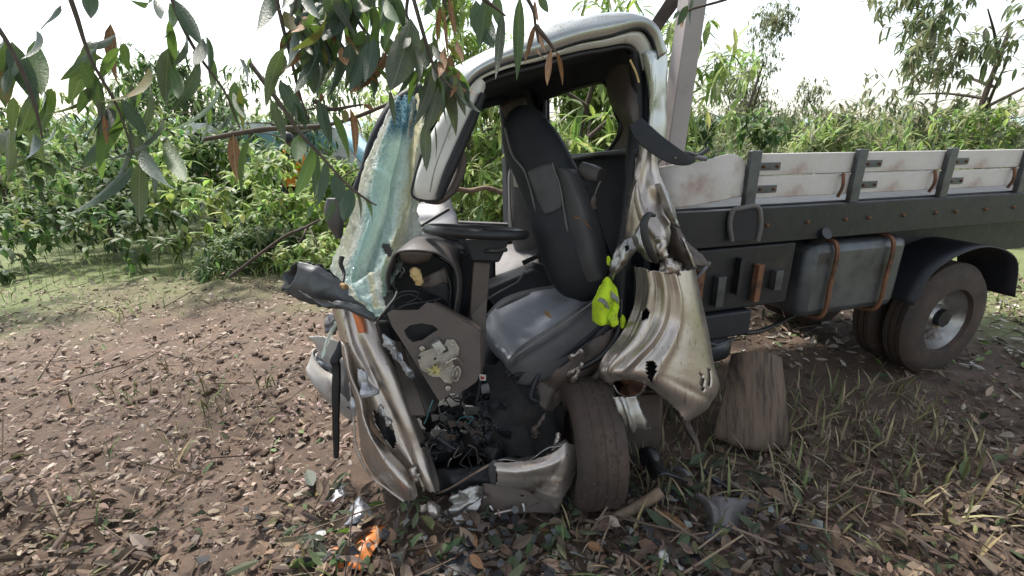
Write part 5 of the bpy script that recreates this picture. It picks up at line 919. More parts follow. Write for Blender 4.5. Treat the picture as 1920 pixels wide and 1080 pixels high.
plate('lamp_back', [(1374, 398), (1418, 392), (1422, 450), (1372, 452)], 'black_trim', T, lambda x, y: P(x, y, 2.2), (), .03)
tube('grey_bar', [P(1303, 525, 2.02), P(1318, 508, 2.02), P(1330, 492, 2.04)], .009, 'pale_plastic', T)
for k, pts in enumerate([[(.02, .12, 1.02), (.10, .06, .90), (.16, .04, .74), (.30, .05, .60)], [(.04, .2, .95), (.12, .03, .86), (.25, .035, .80), (.40, .045, .62)], [(.0, .15, .70), (.14, .05, .66), (.30, .02, .55), (.5, .02, .50)], [(.05, .1, .55), (.2, .05, .50), (.4, .05, .46), (.7, .1, .47)], [(.10, .08, 1.12), (.14, .02, 1.0), (.13, .02, .85), (.2, .06, .7)]]):
    tube('air_hose', [TB(*p_) for p_ in pts], (.010, .007, .013, .009, .006)[k], ('rubber', 'wire', 'rubber', 'dark_metal', 'wire')[k], T, 8)
lathe('air_tank', [(.001, -.01), (.05, 0), (.075, .03), (.08, .08), (.08, .38), (.075, .43), (.05, .46), (.001, .47)], TB(.22, .14, .42), -FWD, 'dark_metal', T, 24)
for k in range(6):
    s_ = .24 + k * .115; tbox('mounting_bracket', s_, s_ + .02 + .012 * (k % 3), .012, .048, .70 + .05 * (k % 2), .93 - .04 * (k % 3), ('chassis', 'rust', 'dark_metal')[k % 3], T, .002)
tube('brake_pipe', [TB(.1, .1, .62), TB(.4, .06, .58), TB(.8, .08, .50), TB(1.2, .2, .5)], .012, 'rubber', T)
tube('prop_shaft', [TB(-.1, .66, .62), TB(3.0, .66, .52)], .05, 'chassis', T)
tube('rear_axle', [TB(2.35, .1, .38), TB(2.35, 1.25, .38)], .06, 'chassis', T)
for o in (.16, .36, 1.0, 1.2):
    c = TB(2.35, o, .37); w2 = lathe('rear_wheel', [(.20, -.06), (.21, -.085), (.30, -.09), (.345, -.075), (.37, -.05), (.37, -.025), (.36, -.023), (.36, -.016), (.37, -.014), (.37, .014), (.36, .016), (.36, .023), (.37, .025), (.37, .05), (.345, .075), (.30, .09), (.21, .085), (.20, .06)], c, LAT, 'tyre_rubber', T, 40)
    lathe('rim', [(.001, -.02), (.07, -.03), (.09, .0), (.16, .02), (.20, -.05), (.21, -.08)], c, LAT, 'grey_sheet', w2, 28)
sheet('rear_mudguard', [[TB(1.88, .02, .55), TB(1.88, .35, .55)], [TB(2.0, .02, .76), TB(2.0, .35, .76)], [TB(2.35, .02, .86), TB(2.35, .35, .86)], [TB(2.7, .02, .76), TB(2.7, .35, .76)], [TB(2.82, .02, .5), TB(2.82, .35, .5)]], 'black_trim', T, 6, 30, .008)
# small pieces belong to the part that carries them
def regroup(host, names):
    h = next(c for c in T.children if c.name.split('.')[0] == host)
    for c in [c for c in T.children if c.name.split('.')[0] in names]:
        if c.children: continue
        c.parent = h; c.location = WORLD[c] - WORLD[h]
for host, names in (('roof', ('roof_rail', 'gutter_seam', 'roof_lining')), ('rear_wall', ('window_seal', 'window_ledge', 'rear_trim')), ('windscreen_pillar', ('pillar_seal', 'pillar_edge', 'pillar_slot', 'pillar_crease')), ('instrument_hood', ('hood_lip', 'cluster_back', 'torn_cluster_panel', 'broken_cluster_face', 'torn_foam', 'torn_clip')),
                    ('bracket_plate', ('bracket_flange', 'mechanism_backing', 'lever_plate', 'mechanism_tab', 'mechanism_block', 'lever_spring', 'lever_ring', 'yellow_tuft')), ('bumper', ('bumper_inner', 'bumper_lining', 'bumper_bracket')), ('wing_panel', ('wing_edge', 'wing_cavity', 'wing_reflector')),
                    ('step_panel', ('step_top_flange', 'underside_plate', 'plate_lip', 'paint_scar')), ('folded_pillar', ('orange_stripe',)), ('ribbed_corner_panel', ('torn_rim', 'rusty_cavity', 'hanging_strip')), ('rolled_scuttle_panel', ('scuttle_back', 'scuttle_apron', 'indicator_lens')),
                    ('seat_belt', ('belt_rivet', 'belt_reel', 'belt_cord', 'belt_buckle')), ('bed_floor', ('side_board', 'board_stake', 'hinge_strap', 'latch', 'bed_edge_rail', 'cross_member')), ('fuel_tank', ('tank_strap', 'filler_neck'))):
    regroup(host, names)
#PART5
# ------------------------------------------------------------------ tree hanging over the wreck
OT = thing('overhanging_tree', 'tree with long drooping dark leaves hanging over the broken windscreen', 'tree', (-3.3, .6, 0))
tube('trunk', [Vector((-3.3, .6, -.05)), Vector((-3.25, .7, 1.2)), Vector((-3.0, .9, 2.4)), Vector((-2.6, 1.2, 3.3))], .17, 'bark', OT, 14, taper=.6, amp=.2)
def twig(pts, r): return tube('branch', [q if isinstance(q, Vector) else P(*q) for q in pts], r, 'bark', OT, 6, taper=.35, amp=.2)
twig([Vector((-3.0, .9, 2.3)), Vector((-2.2, 1.1, 2.75)), Vector((-1.2, 1.3, 2.7)), Vector((-.2, 1.45, 2.5)), Vector((.4, 1.6, 2.4))], .045)
twig([Vector((-2.8, 1.0, 2.6)), Vector((-2.0, 1.8, 3.1)), Vector((-.8, 2.6, 3.4)), Vector((.6, 3.0, 3.6))], .06)
twig([Vector((-2.6, 1.2, 3.2)), Vector((-1.4, 1.0, 3.6)), Vector((.2, .8, 3.7)), Vector((1.4, 1.0, 3.6))], .06)
TW = [[(500, -90, 1.45), (528, 40, 1.42), (546, 110, 1.40), (560, 170, 1.40), (580, 230, 1.40)], [(470, 120, 1.40), (526, 196, 1.36), (560, 246, 1.35), (600, 290, 1.34), (650, 345, 1.33), (690, 376, 1.33), (706, 385, 1.33)],
      [(760, -60, 1.40), (776, 0, 1.38), (790, 50, 1.37), (802, 90, 1.36), (814, 125, 1.35), (832, 150, 1.34), (850, 168, 1.34)], [(640, -80, 1.5), (655, 0, 1.46), (672, 40, 1.45), (690, 64, 1.44), (712, 80, 1.44)],
      [(890, -60, 1.3), (900, -10, 1.3), (930, 15, 1.3), (948, 30, 1.3)], [(960, -60, 1.34), (985, -10, 1.33), (1000, 20, 1.32), (1004, 48, 1.32), (1010, 80, 1.32)], [(1004, 48, 1.32), (1030, 80, 1.32), (1042, 98, 1.32)],
      [(770, -40, 1.4), (762, 20, 1.38), (768, 40, 1.37)], [(820, -50, 1.42), (832, 0, 1.4), (838, 20, 1.4)], [(590, 190, 1.38), (620, 205, 1.37), (655, 200, 1.37), (680, 196, 1.37)],
      [(560, -60, 1.5), (580, 20, 1.5), (600, 60, 1.48), (625, 105, 1.47), (640, 120, 1.46)], [(1400, -60, 1.9), (1380, -10, 1.9), (1290, 20, 1.9), (1275, 40, 1.9)],
      [(300, -90, 1.4), (330, 20, 1.4), (370, 100, 1.38), (420, 170, 1.38), (450, 240, 1.37)], [(100, -90, 1.3), (140, 20, 1.3), (170, 110, 1.3), (220, 200, 1.3), (250, 290, 1.3)], [(-40, 0, 1.2), (20, 90, 1.2), (60, 180, 1.2), (80, 260, 1.2)]]
for k in TW: twig(k, .0065)
LEAF = {}
def leaf_obj(b, t, w, Y, mat, bend, roll, parent=None, name='leaf', dY=0.0):
    """leaf from base pixel to tip pixel, w pixels wide"""
    p0, p1 = P(*b, Y), P(*t, Y + dY); d = p1 - p0; L = d.length; W = w * .84 / F * (p0 - EYE).length
    key = (mat, round(min(.5, W / L) * 12), int(bend * 4), int(roll * 7) % 3)
    if key not in LEAF:
        v, f = leaf_geo(1, max(.07, key[1] / 12), key[2] / 4 * .6, .32, 7, twist=(key[3] - 1) * .9)
        me = bpy.data.meshes.new(name); me.from_pydata(v, [], f); me.materials.append(MATS[mat]); me.shade_smooth(); LEAF[key] = me
    o = bpy.data.objects.new(name, LEAF[key]); link(o, p0, parent)
    q = Vector((0, 0, -1)).rotation_difference(d.normalized())
    from mathutils import Quaternion
    o.rotation_mode = 'QUATERNION'; o.rotation_quaternion = q @ Quaternion((0, 0, -1), roll); o.scale = (L, L, L); return o
D, Gn, U, B, O = 'leaf_dark', 'leaf_green', 'leaf_dull', 'leaf_dry', 'leaf_olive'
LV = [(640, -8, 620, 92, 46, D), (622, -20, 640, 80, 40, D), (567, 83, 606, 180, 36, U), (575, 70, 588, 175, 32, D), (524, 150, 572, 243, 32, D), (770, 34, 744, 180, 58, U), (778, 86, 793, 166, 24, U), (692, 62, 668, 168, 44, U), (700, 70, 690, 160, 34, D), (714, 66, 750, 114, 34, D), (700, 138, 702, 188, 20, D), (708, 126, 735, 160, 14, Gn),
      (731, 168, 743, 240, 13, U), (892, 0, 914, 104, 40, D), (912, -10, 904, 92, 30, D), (943, 22, 927, 152, 24, U), (975, -8, 966, 150, 26, D), (1012, -12, 1026, 24, 24, D), (930, -10, 940, 60, 24, D),
      (1003, 0, 1004, 50, 10, B), (1003, 46, 984, 108, 12, B), (1010, 44, 1018, 118, 13, B), (1008, 90, 1014, 120, 8, B), (1034, 92, 1021, 166, 12, B), (1043, 96, 1061, 147, 11, B), (832, 16, 842, 118, 9, B), (842, -6, 852, 72, 11, B), (826, 10, 818, 80, 9, B), (848, 0, 846, 50, 9, O),
      (814, 128, 782, 236, 26, U), (824, 128, 818, 228, 38, Gn), (810, 120, 806, 215, 30, U), (834, 145, 855, 252, 28, U), (846, 160, 858, 232, 20, D), (838, 124, 882, 164, 20, Gn), (848, 164, 902, 215, 18, U), (853, 160, 892, 180, 8, B), (804, 84, 798, 128, 16, U), (812, 84, 832, 132, 18, U), (815, 232, 823, 306, 9, U), (800, 226, 792, 318, 22, U), (838, 150, 866, 205, 10, B),
      (560, 252, 556, 310, 30, Gn), (586, 276, 572, 368, 25, Gn), (594, 278, 588, 378, 20, D), (611, 302, 602, 387, 23, D), (540, 186, 571, 244, 28, D), (596, 186, 622, 274, 25, D), (606, 192, 624, 280, 14, D), (624, 210, 661, 303, 25, Gn), (656, 202, 682, 288, 18, B), (646, 205, 650, 232, 16, O), (664, 215, 690, 262, 9, B), (680, 196, 705, 206, 8, B),
      (630, 322, 641, 388, 31, D), (658, 352, 644, 417, 30, D), (668, 356, 683, 416, 19, U), (684, 370, 709, 418, 21, Gn), (624, 376, 619, 414, 14, D), (600, 330, 592, 375, 12, Gn), (584, 384, 578, 410, 14, Gn), (532, 20, 560, 66, 34, O), (580, 20, 574, 62, 40, O), (545, 60, 530, 88, 14, B), (604, 90, 612, 130, 24, O), (640, 88, 646, 132, 20, B), (655, 80, 658, 150, 26, D), (612, 96, 600, 70, 20, D), (560, 168, 552, 200, 16, B), (530, 84, 548, 60, 30, D), (528, 96, 522, 150, 30, U),
      (655, -15, 668, 60, 34, D), (690, -15, 700, 62, 36, D), (722, -10, 718, 74, 34, D), (735, -15, 760, 60, 28, D), (745, 0, 766, 66, 20, D), (800, -14, 812, 20, 40, D), (815, -14, 800, 22, 30, D), (560, -20, 600, 16, 36, D), (545, -20, 530, 30, 26, D), (660, 80, 690, 62, 22, Gn), (604, 176, 600, 188, 10, B), (740, 96, 760, 118, 10, Gn), (690, 140, 712, 156, 10, B),
      (1290, 10, 1268, 48, 14, D), (1300, -5, 1286, 60, 12, D), (1282, 30, 1270, 64, 8, B), (1275, 20, 1258, 40, 9, D)]
rl = random.Random(12)
for i, (bx, by, tx, ty, w, m) in enumerate(LV):
    Y = 1.33 + .10 * rl.random() + (.06 if by < 60 and bx < 760 else 0) + (.5 if bx > 1200 else 0)
    leaf_obj((bx, by), (tx, ty), w, Y, m, .2 + .5 * rl.random() * (1 if m != B else 1.6), rl.uniform(-.6, .6), OT, dY=rl.uniform(-.05, .05))
for i in range(24):                                    # a thick spray in front of the windscreen pillar
    bx, by = rl.uniform(775, 862), rl.uniform(60, 165); L = rl.uniform(45, 95); a = rl.gauss(.05, .35); m = rl.choices([D, U, Gn, B, O], [4, 4, 3, 1.5, 1])[0]
    leaf_obj((bx, by), (bx + L * math.sin(a), by + L * math.cos(a)), L * rl.uniform(.2, .32), rl.uniform(1.33, 1.45), m, rl.uniform(.1, 1), rl.uniform(-.9, .9), OT, dY=rl.uniform(-.06, .06))
for i in range(165):                                   # the rest of the hanging foliage, thinning towards the edge of the tree
    if i < 80: bx, by = rl.triangular(515, 780, 620), rl.uniform(-50, 95) ; L = rl.uniform(60, 105)
    else:
        tw = rl.choice(TW[-3:]); q = rl.choice(tw[1:]); bx, by = q[0] + rl.gauss(0, 34), q[1] + rl.gauss(0, 28) - 20; L = rl.uniform(45, 125)
    a = rl.gauss(0, .35); m = rl.choices([D, U, Gn, B, O], [6, 3, 3, 1, .5])[0]
    leaf_obj((bx, by), (bx + L * math.sin(a), by + L * math.cos(a)), L * rl.uniform(.20, .30), rl.uniform(1.34, 1.55), m, rl.uniform(.1, 1.1), rl.uniform(-1.1, 1.1), OT, dY=rl.uniform(-.1, .1))
def canopy():
    rng = random.Random(77); it = []; shp = [leaf_geo(1, .3, b, .3, 4) for b in (.2, .45)]
    tries = 0
    while len(it) < 3600 and tries < 40000:
        tries += 1
        x, y, z = rng.uniform(-4.2, 2.2), rng.uniform(-1.4, 4.6), rng.uniform(2.35, 4.3)
        if noise.noise(Vector((x * .9, y * .9, z * .9))) < -.02: continue
        el = math.degrees(math.atan2(z - .35 - 1.5, max(.05, y)))
        if y > -.3 and el < 17: continue
        M = Matrix.Translation((x, y, z)) @ euler(0, 0, rng.uniform(0, 6.28)) @ euler(rng.gauss(.3, .35), 0, 0) @ Matrix.Scale(rng.uniform(.15, .24), 4)
        c = rng.choice([(.035, .07, .04), (.05, .095, .045), (.07, .11, .05)]); it.append((*rng.choice(shp), M, c))
    scatter_mesh('crown', it, 'foliage', 'stuff', OT)
canopy()
# ------------------------------------------------------------------ vest, leaves on the seat
V_ = thing('safety_vest', 'crumpled fluorescent yellow safety vest beside the driver seat', 'vest', P(1135, 610, 1.9))
sheet('vest_fabric', [[(1128, 528, 1.86), (1140, 520, 1.83), (1150, 536, 1.85)], [(1120, 548, 1.84), (1136, 545, 1.79), (1156, 548, 1.82)], [(1112, 570, 1.83), (1130, 568, 1.77), (1158, 570, 1.81)], [(1110, 598, 1.83), (1128, 604, 1.77), (1150, 600, 1.81)], [(1116, 604, 1.85), (1132, 609, 1.81), (1146, 606, 1.84)]], 'hivis', V_, 40, 40, .004, amp=.012, fr=9, seed=3)
sheet('vest_fold', [[(1144, 570, 1.80), (1152, 566, 1.775), (1158, 572, 1.79)], [(1143, 590, 1.80), (1151, 590, 1.77), (1157, 590, 1.79)], [(1142, 608, 1.80), (1149, 612, 1.78), (1155, 608, 1.80)]], 'hivis', V_, 12, 16, .005, amp=.012, fr=20)
sheet('vest_collar', [[(1138, 482, 1.86), (1142, 480, 1.85), (1146, 490, 1.86)], [(1138, 496, 1.86), (1142, 498, 1.85), (1145, 500, 1.86)]], 'hivis', V_, 8, 8, .004)
sheet('reflective_band', [[(1120, 556, 1.807), (1134, 562, 1.747), (1142, 572, 1.767)], [(1116, 562, 1.802), (1132, 570, 1.742), (1144, 580, 1.762)]], 'reflective', V_, 14, 8, .004, amp=.006)
sheet('reflective_band', [[(1146, 545, 1.782), (1152, 552, 1.772), (1158, 560, 1.782)], [(1146, 558, 1.772), (1152, 562, 1.762), (1158, 570, 1.772)]], 'reflective', V_, 8, 8, .004, amp=.004)
sheet('vest_hem', [[(1163, 596, 1.84), (1168, 590, 1.83), (1173, 600, 1.84)], [(1163, 612, 1.84), (1167, 616, 1.83), (1170, 612, 1.84)]], 'hivis', V_, 8, 8, .004)
def single_leaf(b, t, w, Y, m, bend, roll, label, dY=0, group=None, name='fallen_leaf'):
    return tag(leaf_obj(b, t, w, Y, m, bend, roll, None, name, dY), label, 'leaf', group)
single_leaf((1075, 406), (1112, 424), 14, 2.02, B, .6, .5, 'curled orange dead leaf lying on the driver backrest')
single_leaf((1086, 402), (1100, 428), 10, 2.02, B, .6, 1.2, 'narrow orange dead leaf lying on the driver backrest')
single_leaf((1020, 584), (1036, 594), 9, 2.0, B, .5, .3, 'small brown dead leaf lying on the grey seat cushion')
# ------------------------------------------------------------------ things lying on the ground
def lying(label, name, cat, poly, mat, h=.03, amp=.02, fr=14, seed=1, thick=.003, group=None, rag=.006, n=20):
    """crumpled sheet lying on the soil: 3x3 ground pixels"""
    rows = []
    for i, r in enumerate(poly):
        rows.append([G(x, y, h * k * .35) + Vector((0, 0, .010)) for x, y, k in r])
    o = sheet(name, rows, mat, None, n, n, thick, amp=amp * .32, fr=fr * 3, seed=seed, rag=rag, smooth=22); return tag(o, label, cat, group)
lying('bright orange crumpled wrapper lying among the leaves', 'food_wrapper', 'wrapper', [[(690, 992, .4), (715, 990, 1.2), (728, 1000, .5)], [(668, 1020, .5), (690, 1022, 1.4), (706, 1030, .5)], [(650, 1066, .3), (662, 1070, .8), (676, 1072, .3)]], 'orange_wrap', amp=.03)
lying('pale orange torn wrapper beside the bright orange one', 'food_wrapper', 'wrapper', [[(608, 1042, .4), (628, 1030, .8), (640, 1036, .4)], [(614, 1056, .4), (630, 1052, .9), (640, 1052, .3)], [(622, 1074, .3), (636, 1072, .6), (646, 1068, .3)]], 'orange_tag', seed=4, amp=.02)
lying('white crumpled paper beside the orange wrapper', 'paper_scrap', 'paper', [[(584, 1046, .4), (605, 1042, .9), (628, 1034, .4)], [(590, 1052, .4), (606, 1052, .9), (626, 1046, .4)], [(596, 1058, .3), (608, 1062, .5), (620, 1056, .3)]], 'paper', seed=6)
lying('blue grey torn foil near the wing panel', 'foil_scrap', 'foil', [[(660, 950, .6), (676, 935, 1.5), (684, 950, .6)], [(650, 975, .5), (676, 965, 2), (698, 962, .6)], [(640, 990, .3), (668, 985, .9), (700, 975, .4)]], 'foil', seed=8, amp=.03, h=.05)
lying('dark grey torn foil lying on the bare soil', 'foil_scrap', 'foil', [[(612, 930, .4), (628, 920, 1.2), (646, 915, .4)], [(614, 944, .4), (630, 938, 1.3), (648, 930, .4)], [(620, 950, .3), (632, 950, .7), (644, 942, .3)]], 'foil', seed=9, amp=.025, h=.04)
lying('small white foil scrap on the soil near the leaves', 'foil_scrap', 'foil', [[(590, 1005, .5), (600, 996, 1), (610, 995, .5)], [(588, 1012, .5), (600, 1006, 1.2), (611, 1004, .5)], [(594, 1018, .3), (602, 1016, .6), (610, 1010, .3)]], 'paper', seed=10, amp=.03)
lying('small white chip below the crumpled sill', 'plastic_chip', 'plastic', [[(786, 1012, .5), (792, 1008, 1), (800, 1008, .5)], [(787, 1018, .5), (793, 1016, 1), (799, 1014, .5)], [(789, 1024, .3), (794, 1024, .6), (797, 1020, .3)]], 'paper', seed=11)
lying('white twisted plastic scrap on the leaf litter', 'plastic_chip', 'plastic', [[(1234, 1040, .6), (1240, 1034, 1.6), (1248, 1038, .6)], [(1232, 1054, .6), (1242, 1052, 1.6), (1252, 1054, .6)], [(1234, 1070, .4), (1240, 1072, 1), (1246, 1070, .4)]], 'paper', seed=12, amp=.03, h=.03)
lying('long white plastic tongue beside the twisted scrap', 'plastic_chip', 'plastic', [[(1260, 1050, .6), (1266, 1050, 1), (1270, 1054, .6)], [(1268, 1062, .6), (1274, 1062, 1), (1278, 1066, .6)], [(1276, 1076, .5), (1280, 1078, .8), (1283, 1076, .5)]], 'paper', seed=13)
lying('dark plastic block among the leaves at the wheel', 'plastic_block', 'plastic', [[(1296, 1034, .8), (1304, 1032, 1.2), (1316, 1034, .8)], [(1294, 1055, .8), (1306, 1053, 1.2), (1318, 1056, .8)], [(1296, 1076, .6), (1306, 1076, 1), (1318, 1078, .6)]], 'black_trim', seed=14, amp=.006)
lying('dark blue plastic sheet under the crumpled sill', 'plastic_sheet', 'plastic', [[(846, 1032, .4), (872, 1024, .8), (890, 1030, .4)], [(834, 1056, .4), (866, 1050, .8), (892, 1054, .4)], [(826, 1085, .3), (862, 1085, .6), (894, 1085, .3)]], 'dark_metal', seed=15, amp=.012)
tag(sheet('torn_body_panel', [[P(1334, 928, 1.62), P(1360, 932, 1.60), P(1400, 936, 1.62), P(1450, 950, 1.64)], [P(1330, 965, 1.55), P(1362, 968, 1.53), P(1402, 985, 1.56), P(1455, 1000, 1.56)], [P(1334, 1000, 1.47), P(1364, 1020, 1.45), P(1405, 1042, 1.46), P(1450, 1055, 1.46)], [P(1340, 1012, 1.46), P(1370, 1034, 1.43), P(1405, 1056, 1.43), P(1445, 1066, 1.43)]], 'grey_plastic', None, 30, 26, .004, amp=.008, fr=8), 'dull grey torn body panel leaning on the ground', 'panel')
tag(sheet('curled_trim_strip', [[P(1296, 935, 1.64), P(1308, 925, 1.60), P(1322, 930, 1.62)], [P(1318, 950, 1.58), P(1332, 945, 1.54), P(1344, 955, 1.56)], [P(1324, 978, 1.53), P(1340, 980, 1.49), P(1350, 985, 1.51)], [P(1312, 1008, 1.50), P(1328, 1014, 1.46), P(1342, 1008, 1.49)]], 'grey_plastic', None, 16, 30, .004, amp=.010, fr=12), 'curled grey trim strip beside the torn panel', 'trim')
tag(sheet('door_trim_blade', [[P(1312, 880, 1.80), P(1318, 878, 1.79), P(1326, 884, 1.80)], [P(1340, 905, 1.74), P(1350, 905, 1.72), P(1356, 905, 1.74)], [P(1375, 925, 1.68), P(1390, 928, 1.66), P(1400, 925, 1.68)]], 'dark_metal', None, 10, 22, .004, amp=.006), 'dark bent trim blade pointing away from the wheel', 'trim')
tag(sheet('grey_plastic_blade', [[P(1252, 878, 1.80), P(1262, 874, 1.79), P(1272, 880, 1.80)], [P(1268, 882, 1.77), P(1282, 880, 1.75), P(1292, 886, 1.77)], [P(1282, 892, 1.75), P(1290, 892, 1.74), P(1298, 893, 1.75)]], 'pale_plastic', None, 10, 10, .004, amp=.004), 'pale grey plastic blade lying behind the wheel', 'plastic')
tan = sheet('wood_block', [[P(1386, 676, 2.17), P(1398, 662, 2.15), P(1425, 660, 2.15), P(1448, 672, 2.2)], [P(1362, 735, 2.10), P(1392, 735, 2.06), P(1425, 738, 2.06), P(1456, 738, 2.1)], [P(1336, 815, 2.04), P(1385, 830, 1.99), P(1425, 838, 1.99), P(1462, 832, 2.03)]], 'tan_board', None, 24, 24, .10, amp=.010, fr=8)
tag(tan, 'rough brown wooden block standing beside the ribbed corner panel', 'wood block')
tag(tube('broken_branch', [G(1150, 972, .03), G(1185, 955, .06), G(1215, 938, .10), G(1240, 922, .13)], .022, 'dry_twig', amp=.3), 'thick broken branch stub lying by the front wheel', 'branch')
tag(tube('thin_branch', [G(1080, 972, .02), G(1110, 978, .03), G(1130, 986, .02)], .009, 'dry_twig', amp=.3), 'thin pale stick under the front tyre', 'branch')
tag(tube('thin_branch', [G(1170, 1038, .02), G(1200, 1060, .04), G(1225, 1082, .02)], .005, 'dry_twig', amp=.3), 'slender pale twig lying on the leaf litter', 'branch')
tag(tube('thin_branch', [G(1120, 1050, .02), G(1135, 1000, .08), G(1150, 975, .14)], .004, 'dry_twig', amp=.3), 'reddish upright stem rising beside the tyre', 'branch')
sl = [(575, 880, 590, 915, 20, U), (600, 908, 612, 922, 16, O), (592, 930, 606, 916, 12, O), (568, 1000, 592, 1044, 22, U), (540, 1062, 596, 1048, 20, Gn), (628, 1000, 668, 992, 20, Gn), (640, 1010, 646, 1060, 22, Gn), (618, 1060, 640, 1044, 18, Gn), (690, 1040, 680, 1072, 18, Gn), (746, 1035, 758, 1062, 18, U), (846, 1010, 806, 1066, 16, Gn), (868, 1005, 828, 1044, 14, Gn), (690, 948, 724, 940, 14, Gn), (764, 960, 760, 1005, 10, U), (968, 1000, 985, 1030, 16, U), (1000, 1010, 985, 1045, 16, Gn), (975, 1030, 968, 1060, 18, U), (1040, 985, 1070, 1010, 20, Gn), (1050, 1020, 1052, 1050, 18, U), (1015, 1002, 1045, 1000, 14, Gn), (1234, 908, 1286, 926, 16, Gn), (1330, 1040, 1350, 1075, 26, Gn), (610, 1000, 640, 985, 12, Gn), (735, 1020, 752, 1010, 16, D)]
for i, (bx, by, tx, ty, w, m) in enumerate(sl):
    p0 = G(bx, by, .05); p1 = G(tx, ty, .03)
    o = leaf_obj((bx, by), (tx, ty), w, p0.y, m, .3, rl.uniform(-.4, .4), None, 'fallen_leaf', dY=p1.y - p0.y)
    near = 'on the bare soil beyond the wing panel' if by < 960 and bx < 640 else 'beside the orange wrapper' if bx < 700 and by > 985 else 'under the tip of the wing panel' if bx < 800 else 'below the crumpled sill' if bx < 900 else 'below the underside plate' if bx < 1100 else 'behind the front tyre' if by < 950 else 'beside the torn grey panel'
    tag(o, ('broad ' if w > 17 else 'narrow ') + {U: 'dull grey green', O: 'yellowing', Gn: 'green', D: 'dark green'}[m] + ' fallen leaf ' + near, 'leaf', 'fresh leaves fallen on the ground')
for i, (bx, by, tx, ty, w) in enumerate([(1215, 930, 1250, 990, 12), (1240, 955, 1300, 1005, 14), (1100, 1020, 1130, 1030, 26), (880, 1000, 898, 1030, 18), (880, 1040, 910, 1065, 22), (1010, 998, 1030, 990, 12), (1160, 950, 1175, 915, 10), (690, 960, 680, 985, 8), (706, 985, 712, 1030, 10), (716, 990, 730, 1005, 9), (780, 1040, 800, 1030, 16), (1210, 1070, 1230, 1050, 14), (560, 1020, 545, 1045, 16)]):
    p0 = G(bx, by, .05); p1 = G(tx, ty, .03); o = leaf_obj((bx, by), (tx, ty), w, p0.y, B, .5, rl.uniform(-.5, .5), None, 'dead_leaf', dY=p1.y - p0.y)
    near = 'by the orange wrapper' if bx < 740 else 'below the crumpled sill' if bx < 950 else 'below the step panel' if bx < 1150 else 'beside the broken branch stub' if by < 1000 else 'by the white plastic scrap'
    tag(o, ('broad' if w > 15 else 'slim') + ' rust brown dead leaf ' + near, 'leaf', 'large dead leaves on the ground')
